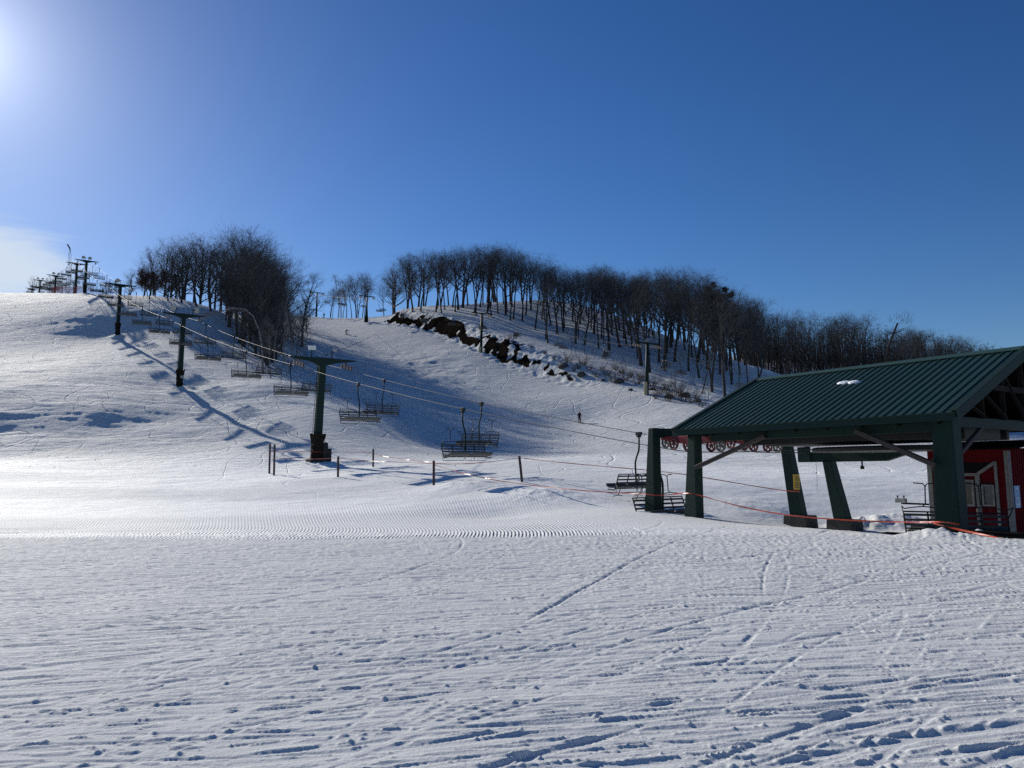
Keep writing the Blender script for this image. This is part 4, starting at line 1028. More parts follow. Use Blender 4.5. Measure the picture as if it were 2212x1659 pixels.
# ------------------------------------------------------------------ fence posts and rope
POSTS = [(582, 958, 1010, 55, 'taller rusty post of the pair standing left of the big lift tower'), (592, 960, 1016, 53, 'nearer post of the pair standing left of the big lift tower'),
         (730, 986, 1030, 49, 'short wooden fence post just right of the big lift tower'), (806, 970, 1007, 58, 'thin fence post farther back behind the rope corner'),
         (937, 995, 1047, 41.5, 'thick wooden fence post where three orange ropes meet'), (1129, 985, 1041, 40, 'leaning wooden fence post left of the station legs')]
def post(px, pt, pb, Y, lb, w=.115):
    a = P3(px, pb, Y); t = P3(px, pt, Y); zb = ZG(a[0], a[1])
    m = MB(); lean = np.array([0, 0, 0.]) if px != 1129 else np.array([-.16, 0, 0])
    if px == 582: lean = np.array([.0, 0, 0])
    m.beam((0, 0, -.3), lean + np.array([0, 0, t[2] - zb]), w, w * .85, up=(.3, 1, 0)); o = m.build('fence_post', mat('post_wood', (.085, .045, .04), .8, noise=((.04, .03, .03), 8, .2)), None, bevel=.01)
    o.location = (a[0], a[1], zb)
    tag(o, lb, 'post', 'posts of the orange rope fence'); return o
def rope(pts, lb, w=.045, sag=0.0):
    P = [P3(*q) if len(q) == 3 else np.array(q[:3]) for q in pts]
    Q = []
    for a, b in zip(P[:-1], P[1:]):
        n = max(int(np.linalg.norm(b - a) / .5), 3)
        for t in np.linspace(0, 1, n, endpoint=False): Q.append(a + (b - a) * t - z3 * 4 * sag * t * (1 - t))
    Q.append(P[-1]); Q = np.array(Q)
    for _ in range(3): Q[1:-1] = (Q[:-2] + 2 * Q[1:-1] + Q[2:]) / 4
    vs = []; fs = []
    for i, q in enumerate(Q):
        d = Q[min(i + 1, len(Q) - 1)] - Q[max(i - 1, 0)]; n = np.cross(d, z3); n /= np.linalg.norm(n) + 1e-9
        tw = 0.9 * math.sin(i * .55) * (1 if i % 7 < 4 else .5); up = z3 * math.cos(tw) + n * math.sin(tw)
        for a, b in ((-.4, -.003), (-.4, .003), (.4, .003), (.4, -.003)): vs.append(q + up * w * a + n * b)
    for i in range(len(Q) - 1):
        for e in range(4): fs.append((i * 4 + e, i * 4 + (e + 1) % 4, i * 4 + 4 + (e + 1) % 4, i * 4 + 4 + e))
    o0 = Q[0].copy(); m = MB(); m.add([v - o0 for v in vs], fs); o = m.build('barrier_rope', ORANGE); o.location = tuple(o0)
    return tag(o, lb, 'rope', 'orange barrier ropes')

# ------------------------------------------------------------------ trees
BARK = mat('bark', (0.075, 0.064, 0.056), 0.9, noise=((0.040, 0.035, 0.032), 3, .2), bump=.02, bscale=6, stretch=(1, 1, .3), spec=.1)
TWIG = mat('twigs', (0.095, 0.090, 0.088), 0.9, spec=.1, noise=((.060, .057, .056), .5, .2))
BIRCH = mat('birch_bark', (0.40, 0.38, 0.35), 0.75, noise=((.07, .06, .055), 3.5, .12), stretch=(1, 1, .5), spec=.2)
BTWIG = mat('pale_twigs', (0.20, 0.175, 0.155), 0.85, spec=.1)
BRUSH = mat('dry_brush', (0.125, 0.085, 0.055), 0.9, noise=((.06, .045, .035), .8, .2), spec=.1)
LEAFB = mat('dead_leaves', (0.115, 0.048, 0.030), 0.85, noise=((.07, .035, .025), .8, .2), spec=.1)
NEEDLE = mat('needles', (0.022, 0.038, 0.022), 0.8, noise=((.012, .024, .016), .8, .2), spec=.2)

def tree_meshes(seed, H, kind='oak'):
    """unit builder: trunk and crown meshes of one bare tree, base at the origin"""
    R = random.Random(seed); tr = MB(); cr = MB()
    rnd = lambda a, b: R.uniform(a, b)
    def nrm(v): return v / (np.linalg.norm(v) + 1e-9)
    def path(p, d, ln, n, wob, up):
        pts = [p]
        for i in range(n):
            d = nrm(d + np.array([R.gauss(0, wob), R.gauss(0, wob), R.gauss(0, wob * .6)]) + np.array([0, 0, up])); p = p + d * ln / n; pts.append(p)
        return pts, d
    def side(d, ang):
        a = np.array([0, 0, 1.]) if abs(d[2]) < .9 else np.array([1., 0, 0]); s1 = nrm(np.cross(d, a)); s2 = np.cross(d, s1)
        t = rnd(0, 2 * math.pi); q = s1 * math.cos(t) + s2 * math.sin(t)
        return nrm(d * math.cos(ang) + q * math.sin(ang))
    def twig(p, d, ln, w):
        e = p + d * ln; s1 = nrm(np.cross(d, [rnd(-1, 1), rnd(-1, 1), rnd(-1, 1)])) * w
        m = p + d * ln * .5 + np.array([R.gauss(0, .06), R.gauss(0, .06), R.gauss(0, .06)]) * ln
        cr.add([p - s1, p + s1, m + s1 * .7, m - s1 * .7, e], [(0, 1, 2, 3), (3, 2, 4)])
    if kind in ('oak', 'tall', 'birch', 'leafy', 'full'):
        r0 = H * {'oak': .0135, 'tall': .0105, 'birch': .0085, 'leafy': .012, 'full': .0115}[kind] * rnd(.85, 1.2)
        clear = {'oak': rnd(.28, .42), 'tall': rnd(.42, .55), 'birch': rnd(.3, .4), 'leafy': .2, 'full': rnd(.08, .16)}[kind]
        fork = kind == 'oak' and R.random() < .5
        pts, _ = path(np.array([0, 0, -.4]), np.array([rnd(-.07, .07), rnd(-.07, .07), 1.]), H * (.74 if kind != 'birch' else .92), 9, .045, .03)
        rs = [r0 * (1.25 if i == 0 else 1) * (1 - .78 * (i / 9) ** 1.1) for i in range(10)]
        tr.tube(pts, rs, 7)
        L = np.array(pts)
        n1 = {'oak': 13, 'tall': 12, 'birch': 11, 'leafy': 15, 'full': 17}[kind]
        for k in range(n1):
            f = clear + (1 - clear) * (k + rnd(0, .8)) / n1; f = min(f, .99) * 9; i = int(f); p = L[i] + (L[min(i + 1, 9)] - L[i]) * (f - i)
            rr = rs[i] * rnd(.5, .72)
            ang = {'oak': rnd(.65, 1.15), 'tall': rnd(.45, .85), 'birch': rnd(.4, .7), 'leafy': rnd(.8, 1.3), 'full': rnd(.6, 1.1)}[kind] * (1 - .35 * k / n1)
            d = side(np.array([0, 0, 1.]), ang)
            ln = H * {'oak': .38, 'tall': .34, 'birch': .24, 'leafy': .3, 'full': .30}[kind] * (1 - .45 * k / n1) * rnd(.75, 1.15)
            q, dd = path(p, d, ln, 5, .13, .10); cr.tube(q, [rr * (1 - .8 * j / 5) for j in range(6)], 5)
            for a in range(6):
                g = rnd(.25, 1) * 5; i2 = min(int(g), 4); p2 = q[i2] + (q[i2 + 1] - q[i2]) * (g - i2); d2 = side(nrm(q[i2 + 1] - q[i2]), rnd(.4, 1.0)); r2 = rr * (1 - .75 * g / 5) * .62
                l2 = ln * rnd(.32, .6); q2, _ = path(p2, d2, l2, 3, .16, .08); cr.tube(q2, [r2, r2 * .7, r2 * .45, r2 * .25], 3, cap=False)
                for b in range(5):
                    g2 = rnd(.2, 1) * 3; i3 = min(int(g2), 2); p3 = q2[i3] + (q2[i3 + 1] - q2[i3]) * (g2 - i3); d3 = side(nrm(q2[i3 + 1] - q2[i3]), rnd(.4, 1.1)); l3 = l2 * rnd(.4, .75)
                    twig(p3, d3, l3, .0115)
                    for c in range(4):
                        d4 = nrm(side(d3, rnd(.35, 1.0)) + np.array([0, 0, .15])); twig(p3 + d3 * l3 * rnd(.2, 1), d4, l3 * rnd(.45, .9), .0055)
                    if kind == 'leafy':
                        for c in range(9):
                            w = p3 + d3 * l3 * rnd(.1, 1.1) + np.array([R.gauss(0, .25), R.gauss(0, .25), R.gauss(0, .25)]); s1 = nrm(np.array([rnd(-1, 1), rnd(-1, 1), rnd(-1, 1)])) * .10; s2 = nrm(np.array([rnd(-1, 1), rnd(-1, 1), rnd(-1, 1)])) * .10
                            cr.add([w - s1, w - s2, w + s1, w + s2], [(0, 1, 2, 3)])
    elif kind == 'bent':
        pts = [np.array(p) for p in ((0, 0, -.3), (-.1, 0, 2.2), (-.35, 0, 4.4), (-.8, 0, 6.4), (-1.6, 0, 8.2), (-2.9, .1, 9.3), (-4.6, .2, 9.5), (-6.6, .3, 9.0), (-8.2, .3, 8.6))]
        tr.tube(pts, [.16, .14, .125, .11, .095, .08, .06, .04, .02], 7)
        for k in range(26):
            f = rnd(4.5, 7.9); i = int(f); p = pts[i] + (pts[i + 1] - pts[i]) * (f - i); d = nrm(np.array([-1, R.gauss(0, .3), rnd(-.45, .15)])); q, _ = path(p, d, rnd(1.5, 3.5), 3, .1, -.06)
            cr.tube(q, [.03, .022, .015, .008], 3, cap=False)
            for b in range(5): twig(q[min(b // 2 + 1, 3)], nrm(d + np.array([R.gauss(0, .4), R.gauss(0, .4), R.gauss(0, .4)])), rnd(.5, 1.1), .012)
    elif kind == 'dead':
        pts, _ = path(np.array([0, 0, -.4]), np.array([.12, 0, 1.]), H, 8, .06, .03)
        tr.tube(pts, [H * .018 * (1 - .5 * i / 8) for i in range(9)], 7)
        for (i, dx, ln) in ((3, -1, .26), (4, 1, .28), (7, -1, .10), (7, 1, .2), (6, 1, .22), (5, -1, .15)):
            q, _ = path(pts[i], nrm(np.array([dx, rnd(-.3, .3), .12])), H * ln, 5, .16, .06); cr.tube(q, [.13, .11, .09, .07, .05, .03], 5)
        for k in range(60):
            p = pts[8] + np.array([R.gauss(.9, .9), R.gauss(0, .8), abs(R.gauss(0, 1.0)) - .3]); twig(p, nrm(np.array([R.gauss(.3, .6), R.gauss(0, .5), 1])), rnd(.6, 1.8), .02)
    elif kind == 'pine':
        pts, _ = path(np.array([0, 0, -.4]), np.array([0, 0, 1.]), H, 8, .02, .02)
        tr.tube(pts, [H * .012 * (1 - .85 * i / 8) for i in range(9)], 7)
        for k in range(46):
            f = rnd(.30, .99); i = min(int(f * 8), 7); p = pts[i] + (pts[i + 1] - pts[i]) * (f * 8 - i); ln = H * .26 * (1 - f) ** .55 * rnd(.6, 1.2) + .5
            d = side(np.array([0, 0, 1.]), rnd(1.15, 1.6)); q, _ = path(p, d, ln, 4, .1, .07); cr.tube(q, [.05, .04, .03, .02, .01], 3, cap=False)
            for a in range(22):
                g = rnd(.35, 1) * 4; j = min(int(g), 3); p2 = q[j] + (q[j + 1] - q[j]) * (g - j) + np.array([R.gauss(0, .16), R.gauss(0, .16), R.gauss(0, .10)])
                for c in range(7):
                    d2 = nrm(np.array([R.gauss(0, 1), R.gauss(0, 1), R.gauss(.3, .6)])); twig(p2, d2, rnd(.28, .55), .035)
    elif kind == 'sapling':
        pts, _ = path(np.array([0, 0, -.2]), np.array([rnd(-.15, .15), rnd(-.15, .15), 1.]), H, 6, .06, .02)
        tr.tube(pts, [H * .008 * (1 - .8 * i / 6) for i in range(7)], 5)
        for k in range(16):
            f = rnd(.25, .98) * 6; i = min(int(f), 5); p = pts[i] + (pts[i + 1] - pts[i]) * (f - i); d = side(np.array([0, 0, 1.]), rnd(.5, 1.1)); ln = H * rnd(.12, .26)
            q, _ = path(p, d, ln, 3, .15, .06); cr.tube(q, [.018, .014, .01, .006], 3, cap=False)
            for b in range(9): twig(q[R.randint(1, 3)], side(d, rnd(.3, 1)), ln * rnd(.3, .6), .011)
    else:      # shrub
        tr.tube([(0, 0, -.2), (0.02, 0, .35)], [.05, .03], 5)
        for k in range(26):
            a = rnd(0, 6.28); t = rnd(.1, 1.0); d = nrm(np.array([math.cos(a) * t, math.sin(a) * t, 1.])); q, _ = path(np.array([math.cos(a) * .15, math.sin(a) * .15, 0]), d, H * rnd(.5, 1.), 3, .14, .02)
            cr.tube(q, [.018, .013, .009, .005], 3, cap=False)
            for b in range(10): twig(q[R.randint(1, 3)], side(d, rnd(.3, 1.1)), H * rnd(.15, .35), .010)
    return tr, cr

TREES = {}
def tree_proto(key, seed, H, kind, mt, mc):
    tr, cr = tree_meshes(seed, H, kind)
    def me(mb, nm, m):
        d = bpy.data.meshes.new(nm); d.from_pydata(mb.v, [], mb.f); d.update(); d.materials.append(m); return d
    TREES.setdefault(key, []).append((H, me(tr, 'trunk', mt), me(cr, 'crown', mc)))
for k in range(8): tree_proto('oak', 100 + k, 18, 'oak', BARK, TWIG)
for k in range(6): tree_proto('tall', 200 + k, 19, 'tall', BARK, TWIG)
for k in range(5): tree_proto('full', 900 + k, 18, 'full', BARK, TWIG)
for k in range(4): tree_proto('birch', 300 + k, 13, 'birch', BIRCH, BTWIG)
for k in range(2): tree_proto('leafy', 400 + k, 12, 'leafy', BARK, LEAFB)
for k in range(2): tree_proto('pine', 500 + k, 16, 'pine', BARK, NEEDLE)
for k in range(4): tree_proto('sapling', 600 + k, 7, 'sapling', BARK, TWIG)
for k in range(4): tree_proto('shrub', 700 + k, 2.2, 'shrub', BRUSH, BRUSH)
tree_proto('bent', 800, 9.5, 'bent', BIRCH, BTWIG); tree_proto('dead', 801, 15, 'dead', BARK, TWIG)
NT = {'n': 0}
def tree(key, x, y, h, label, group=None, name='bare_tree', cat='tree', idx=None, rz=None, lean=None, z=None):
    vs = TREES[key]; H, t, c = vs[(NT['n'] if idx is None else idx) % len(vs)]; NT['n'] += 1
    RR_ = random.Random(int(x * 131 + y * 977))
    e = empty(name, (x, y, (ZG(x, y) if z is None else z) - .1), RR_.uniform(0, 6.28) if rz is None else rz, label, cat, group)
    e.scale = (h / H * RR_.uniform(1.0, 1.32),) * 2 + (h / H,)
    if lean: e.rotation_euler = (lean[0], lean[1], e.rotation_euler[2])
    for nm, d in (('trunk', t), ('crown', c)):
        o = bpy.data.objects.new(nm, d); C.objects.link(o); o.parent = e
    return e
def prof(tab, x): return float(np.interp(x, [a for a, b in tab], [b for a, b in tab]))
def px_of(p):
    d = np.array([p[0], p[1], p[2] - EYE]); q = _fw @ d
    return 1106 + FPX * (RT @ d) / q, 829.5 - FPX * (UP @ d) / q
def h_to(x, y, py):
    """height that lifts a tree at x, y to the pixel row py"""
    z = G(x, y); a = px_of((x, y, z))[1]; return (a - py) * y / FPX
TOPR = [(700, 620), (715, 602), (740, 572), (790, 578), (830, 592), (845, 560), (870, 540), (920, 532), (1000, 516), (1075, 516), (1130, 536), (1200, 562), (1250, 572), (1300, 562), (1350, 578), (1400, 570),
        (1450, 565), (1500, 570), (1550, 602), (1600, 622), (1650, 628), (1700, 655), (1750, 668), (1800, 656), (1850, 652), (1890, 672), (1950, 692), (2000, 698), (2060, 706), (2120, 728), (2212, 748), (2400, 760)]
TOPL = [(262, 600), (280, 578), (300, 562), (330, 522), (350, 490), (400, 497), (430, 476), (460, 500), (500, 482), (525, 470), (560, 486), (600, 538), (630, 530), (652, 552), (672, 640)]

def woods():
    R = random.Random(11)
    def inside(x, y, poly):
        c = False
        for (x0, y0), (x1, y1) in zip(poly, poly[1:] + poly[:1]):
            if (y0 > y) != (y1 > y) and x < (x1 - x0) * (y - y0) / (y1 - y0) + x0: c = not c
        return c
    placed = []
    def free(x, y, d):
        for a, b in placed:
            if (a - x) ** 2 + (b - y) ** 2 < d * d: return False
        placed.append((x, y)); return True
    # front trees read one by one from the picture: base pixel, top row
    FR = [(1060, 662, 518), (1075, 678, 520), (1093, 680, 525), (1102, 692, 520), (1108, 690, 530), (1128, 694, 540), (1156, 712, 545), (1180, 706, 560), (1190, 702, 560), (1203, 722, 566), (1218, 717, 565), (1243, 722, 575),
          (1293, 752, 565), (1316, 756, 590), (1340, 750, 575), (1353, 746, 572), (1367, 752, 590), (1385, 790, 572), (1424, 783, 572), (1436, 776, 575), (1457, 782, 570), (1488, 800, 572), (1506, 740, 580), (1518, 760, 590), (1529, 778, 588)]
    for (px, pb, pt) in FR:
        h = hit(px, pb, 60)
        if h is None: continue
        free(h[0], h[1], .1)
        tree('tall' if R.random() < .6 else 'oak', h[0], h[1], max(9, min(24, h_to(h[0], h[1], pt - 6))), 'tall bare tree on the snowy slope between the brown bank and the ridge', 'bare trees of the middle hill')
    tree('oak', *hit(1565, 866, 60)[:2], 19.5, 'big bare tree whose trunk meets the left end of the green roof', idx=2)
    p = hit(1516, 847, 60); tree('tall', p[0], p[1], 12, 'thin bare tree leaning right on the open snow above the roof', name='leaning_tree', idx=1, lean=(0, .30), rz=0)
    n = 0; tries = 0
    while n < 16 and tries < 600:
        tries += 1; px, py = R.uniform(1150, 1640), R.uniform(705, 862)
        if not inside(px, py, [(1150, 712), (1300, 735), (1450, 780), (1560, 810), (1640, 830), (1640, 858), (1540, 850), (1420, 812), (1300, 775), (1160, 735)]): continue
        h = hit(px, py, 60)
        if h is None or not free(h[0], h[1], 3.0): continue
        tree('tall', h[0], h[1], max(8, min(23, h_to(h[0], h[1], prof(TOPR, px) + R.uniform(4, 60)))), 'tall bare tree low on the shaded slope above the run edge', 'bare trees low on the middle hill'); n += 1
    for (px, pb, pt, ix) in ((1556, 800, 625, 0), (1578, 790, 618, 1), (1545, 770, 600, 1)):
        h = hit(px, pb, 60); tree('pine', h[0], h[1], min(20, h_to(h[0], h[1], pt)), {1556: 'dark green pine with ragged crown, nearest of the pines at the right of the wood', 1578: 'dark green pine behind the bare trees right of the largest pine', 1545: 'pine with its top rising to the outline of the middle wood'}[px], 'pines at the end of the middle wood', 'pine_tree', idx=ix)
    p = hit(1262, 745, 60); tree('oak', p[0], p[1], 13, 'crooked bare tree leaning right among upright trunks', name='leaning_tree', idx=3, lean=(0, .25), rz=0)
    # the rest of the middle hill, seen and behind its ridge
    poly = [(850, 668), (1000, 660), (1200, 650), (1340, 690), (1464, 738), (1563, 782), (1640, 825), (1640, 850), (1560, 815), (1450, 770), (1330, 740), (1200, 712), (1060, 684), (920, 676)]
    n = 0; tries = 0
    while n < 84 and tries < 4000:
        tries += 1; px, py = R.uniform(850, 1640), R.uniform(650, 850)
        if not inside(px, py, poly): continue
        h = hit(px, py, 60)
        if h is None or not free(h[0], h[1], 3.0): continue
        hh = h_to(h[0], h[1], prof(TOPR, px) - 4 + abs(R.gauss(0, 13)))
        tree('tall' if R.random() < .5 else 'oak', h[0], h[1], max(8, min(22, hh)), 'bare forest tree standing on the crest of the middle hill', 'bare trees of the middle hill crest'); n += 1
    n = 0; tries = 0
    while n < 50 and tries < 3000:
        tries += 1; px = R.uniform(850, 1640); y = R.uniform(150, 260); a = P3(px, 700, y); x = a[0]
        z = G(x, y); py = px_of((x, y, z))[1]; hp = hit(px, py - 2, 60)
        ridge = prof([(850, 665), (1000, 656), (1200, 648), (1340, 688), (1464, 738), (1563, 782), (1640, 822)], px)
        if y < prof([(850, 235), (1042, 240), (1253, 215), (1464, 182), (1640, 150)], px) or not free(x, y, 3.0): continue
        hh = h_to(x, y, prof(TOPR, px) - 4 + abs(R.gauss(0, 12)))
        tree('oak', x, y, max(9, min(24, hh)), 'bare forest tree with its foot hidden behind the middle hill ridge', 'bare trees behind the middle ridge'); n += 1
    # thin pale grove left of the bank
    for k in range(22):
        px = R.uniform(712, 852); y = R.uniform(262, 300); x = P3(px, 690, y)[0]
        if not free(x, y, 1.5): continue
        tree(R.choice(['birch', 'tall', 'oak']) if k % 3 else 'tall', x, y, max(8, min(20, h_to(x, y, prof(TOPR, px) + abs(R.gauss(0, 14))))), 'slim bare tree of the pale grove behind the top of the centre run', 'slim trees of the hilltop grove')
    # far wood on the right
    n = 0; tries = 0
    while n < 40 and tries < 3000:
        tries += 1; px = R.uniform(1600, 2260); y = R.uniform(205, 310) if px > 1700 else R.uniform(175, 240); x = P3(px, 700, y)[0]
        if not free(x, y, 3.2): continue
        hh = h_to(x, y, prof(TOPR, px) + abs(R.gauss(0, 16)) + (4 if n % 3 else 0))
        tree(R.choice(['oak', 'tall', 'oak']), x, y, max(8, min(25, hh)), 'bare tree of the dark far wood behind the green roof', 'bare trees of the dark far wood'); n += 1
    x, y = P3(1895, 760, 200)[:2]; tree('dead', x, y, max(12, h_to(x, y, 686)), 'crooked dead tree with broken top and two level arms behind the roof', name='dead_tree', rz=.2)
    for k in range(16):
        px = R.uniform(1900, 2250); y = R.uniform(215, 290); x = P3(px, 700, y)[0]
        tree(R.choice(['oak', 'full']), x, y, max(7, min(24, h_to(x, y, prof(TOPR, px) - 4 + abs(R.gauss(0, 8))))), 'bare tree of the dark far wood behind the green roof', 'bare trees of the dark far wood')
    for (px, y, pt) in ((905, 236, 534), (948, 244, 524), (1000, 246, 514), (1072, 240, 514), (1128, 236, 534), (1246, 220, 570), (1304, 212, 560), (1398, 196, 566), (1478, 184, 564), (1516, 176, 572), (1640, 168, 624)):
        x = P3(px, 690, y)[0]; tree('oak', x, y, max(9, min(26, h_to(x, y, pt))), 'bare forest tree with its foot hidden behind the middle hill ridge', 'bare trees behind the middle ridge')
    # left wood
    for (px, y, pt) in ((280, 200, 578), (322, 196, 522), (352, 205, 488), (398, 196, 495), (432, 204, 474), (462, 192, 500), (498, 206, 482), (526, 200, 468), (560, 196, 486), (604, 186, 540), (634, 182, 530), (652, 178, 556)):
        x = P3(px, 690, y)[0]; tree('oak' if px % 4 else 'full', x, y, max(9, min(36, h_to(x, y, pt))), 'one of the taller bare trees shaping the skyline of the left wood', 'skyline trees of the left wood')
    poly = [(275, 641), (400, 650), (450, 668), (490, 715), (540, 775), (575, 800), (600, 790), (620, 760), (600, 720), (560, 690), (480, 672)]
    n = 0; tries = 0
    while n < 40 and tries < 4000:
        tries += 1; px, py = R.uniform(275, 650), R.uniform(640, 830)
        if not inside(px, py, poly): continue
        h = hit(px, py, 60)
        if h is None or not free(h[0], h[1], 2.6): continue
        hh = h_to(h[0], h[1], prof(TOPL, px) + abs(R.gauss(0, 30)))
        k = 'leafy' if n in (5, 17, 29) else R.choice(['oak', 'full', 'full'])
        tree(k, h[0], h[1], max(7, min(11 if k == 'leafy' else 28, hh)), 'bare tree at the snowy near edge of the dense left wood' if k != 'leafy' else 'small oak still holding rusty brown leaves in the left wood', 'bare trees of the left wood edge' if k != 'leafy' else 'brown leaved oaks'); n += 1
    n = 0; tries = 0
    while n < 22 and tries < 3000:
        tries += 1; px = R.uniform(268, 668); y = R.uniform(186, 236); x = P3(px, 690, y)[0]
        if px > 560 and y > 215: continue
        if not free(x, y, 3.0): continue
        hh = h_to(x, y, prof(TOPL, px) - 3 + abs(R.gauss(0, 16)) * (n % 4 > 0))
        tree('oak' if n % 3 == 0 else 'full', x, y, max(7, min(33, hh)), 'bare tree deep inside the dense left wood', 'bare trees inside the left wood'); n += 1
    for (px, y, h) in ((330, 186, 6.5), (382, 178, 6), (250, 200, 4.2)):
        x = P3(px, 690, y)[0]; tree('pine', x, y, h, {330: 'small dark evergreen at the left foot of the left wood', 382: 'small dark evergreen half hidden under the left wood', 250: 'lone little evergreen on the skyline left of the wood'}[px], None, 'small_pine')
    # brown leaved understorey of the left wood
    for (px, pb) in ((322, 645), (345, 648), (305, 644)):
        h = hit(px, pb, 60); tree('leafy', h[0], h[1] + 3, 7.5, {322: 'middle one of three rusty leaved young oaks under the left wood', 345: 'right one of three rusty leaved young oaks under the left wood', 305: 'left one of three rusty leaved young oaks under the left wood'}[px], None, 'young_oak')
    # birches and saplings in the hollow
    BI = [(592, 792, 640), (612, 790, 610), (628, 800, 650), (575, 782, 650), (560, 770, 640), (640, 780, 660), (603, 770, 625), (648, 765, 640), (585, 815, 680), (618, 812, 690), (535, 760, 655), (655, 800, 690)]
    for k, (px, pb, pt) in enumerate(BI):
        h = hit(px, pb, 60)
        if h is None: continue
        tree('birch', h[0], h[1], max(6, min(16, h_to(h[0], h[1], pt))), 'pale barked birch in the hollow right of the left wood', 'birches in the hollow', 'birch_tree')
    h = hit(568, 800, 60); tree('bent', h[0], h[1], 10.2, 'birch bent over in a high arch at the foot of the left wood', None, 'bent_birch', rz=0)
    n = 0; tries = 0
    while n < 34 and tries < 900:
        tries += 1; px, py = R.uniform(470, 690), R.uniform(700, 830)
        if not inside(px, py, [(480, 715), (520, 770), (560, 815), (620, 830), (670, 790), (690, 745), (650, 705), (560, 700)]): continue
        h = hit(px, py, 60)
        if h is None or not free(h[0], h[1], .8): continue
        tree('sapling', h[0], h[1], R.uniform(3, 7), 'thin bare sapling in the thicket of the hollow beside the left wood', 'saplings of the hollow', 'sapling'); n += 1
    n = 0; tries = 0
    while n < 26 and tries < 900:
        tries += 1; px, py = R.uniform(1150, 1620), R.uniform(700, 870)
        if not inside(px, py, [(1160, 715), (1300, 750), (1500, 800), (1620, 840), (1600, 880), (1480, 860), (1300, 800), (1180, 760)]): continue
        h = hit(px, py, 60)
        if h is None or not free(h[0], h[1], 1.0): continue
        tree('sapling', h[0], h[1], R.uniform(2.5, 5.5), 'thin bare sapling between the big trunks of the middle hill', 'saplings of the middle hill', 'sapling'); n += 1
    # brush: beside the bank and along the edge of the run
    SB = [(1250, 796), (1262, 790), (1240, 803), (1275, 800), (1290, 815), (1300, 800), (1312, 812), (1330, 800), (1345, 808), (1352, 822), (1325, 826), (1362, 815), (1378, 830), (1410, 835), (1425, 850), (1440, 842), (1452, 858), (1466, 850),
          (1476, 868), (1492, 872), (1505, 862), (1515, 880), (1445, 868), (1418, 862), (1384, 818), (1216, 790), (1228, 782)]
    for k, (px, py) in enumerate(SB):
        h = hit(px, py, 60)
        if h is None: continue
        tree('shrub', h[0], h[1], R.uniform(1.3, 2.9), 'dry brown bush on the snow between the far lift tower and the brown bank', 'dry bushes by the run edge', 'bush', 'bush')
    for k in range(16):
        px = R.uniform(835, 1240); py = prof([(835, 676), (950, 690), (1040, 716), (1140, 752), (1240, 790)], px) + R.uniform(-3, 6)
        h = hit(px, py, 60)
        if h is None: continue
        tree('shrub', h[0], h[1], R.uniform(.9, 1.8), 'low dry bush on top of the brown soil bank', 'dry bushes on the bank', 'bush', 'bush')
    for k in range(9):
        px = 1225 + k * 36 + R.uniform(-8, 8); py = 800 + k * 9 + R.uniform(-8, 8); h = hit(px, py, 60)
        if h is None: continue
        boulder(h[0], h[1], R.uniform(.35, .9), k)
    # far hilltop brush behind the left crest
    for k in range(13):
        px = R.uniform(70, 262); y = R.uniform(225, 300); x = P3(px, 640, y)[0]
        tree('oak', x, y, max(3.5, h_to(x, y, R.uniform(585, 612))), 'small bare tree showing only its crown behind the top of the left run', 'small trees behind the left crest')

def boulder(x, y, r, seed):
    R = random.Random(seed); bm = bmesh.new(); bmesh.ops.create_icosphere(bm, subdivisions=2, radius=r)
    for v in bm.verts:
        k = 1 + .35 * (float(vnoise(np.array([v.co.x * 1.7 / r + seed]), np.array([v.co.y * 1.7 / r + v.co.z]), seed)[0]))
        v.co = Vector((v.co.x * 1.25 * k, v.co.y * k, v.co.z * .7 * k))
    me = bpy.data.meshes.new('boulder'); bm.to_mesh(me); bm.free(); me.materials.append(mat('rock', (.05, .045, .04), .9, noise=((.10, .09, .08), 2, .2), bump=.03))
    o = bpy.data.objects.new('boulder', me); C.objects.link(o); o.location = (x, y, ZG(x, y) + r * .2); o.rotation_euler = (0, 0, seed * 1.3)
    tag(o, 'dark boulder half buried in the snow below the middle wood', 'rock', 'boulders below the middle wood')

def far_mass():
    """the far-off wood on the right that reads as one dark mass behind the single trees"""
    R = random.Random(5); m = MB()
    for k in range(5200):
        px = R.uniform(1590, 2300); y = R.uniform(225, 330); a = P3(px, 700, y); x, y_ = a[0], a[1]
        z = (HG[0](x, y_))
        top = h_to_fast(x, y_, z, prof(TOPR, px) + 6 + abs(R.gauss(0, 18)))
        top = max(3, min(top, 20)); b = np.array([x, y_, z - .2]); h = R.uniform(.35, 1.0) * top
        w = R.uniform(.05, .16); l = np.array([R.gauss(0, .08), R.gauss(0, .08), 1]) * h
        t0 = R.uniform(0, 6.28); s_ = np.array([math.cos(t0), math.sin(t0), 0]) * w
        m.add([b - s_, b + s_, b + l], [(0, 1, 2)])
        for j in range(9):
            p = b + l * R.uniform(.15, 1.0); d = np.array([R.gauss(0, 1), R.gauss(0, 1), abs(R.gauss(.4, .7))]) * R.uniform(.5, 1.6); q = np.array([R.uniform(-1, 1), R.uniform(-1, 1), R.uniform(-1, 1)]) * .07
            m.add([p - q, p + q, p + d], [(0, 1, 2)])
    o = m.build('far_woods', BARK); tag(o, kind='stuff')
    return o
def h_to_fast(x, y, z, py): return (px_of((x, y, z))[1] - py) * y / FPX
HG = [None]

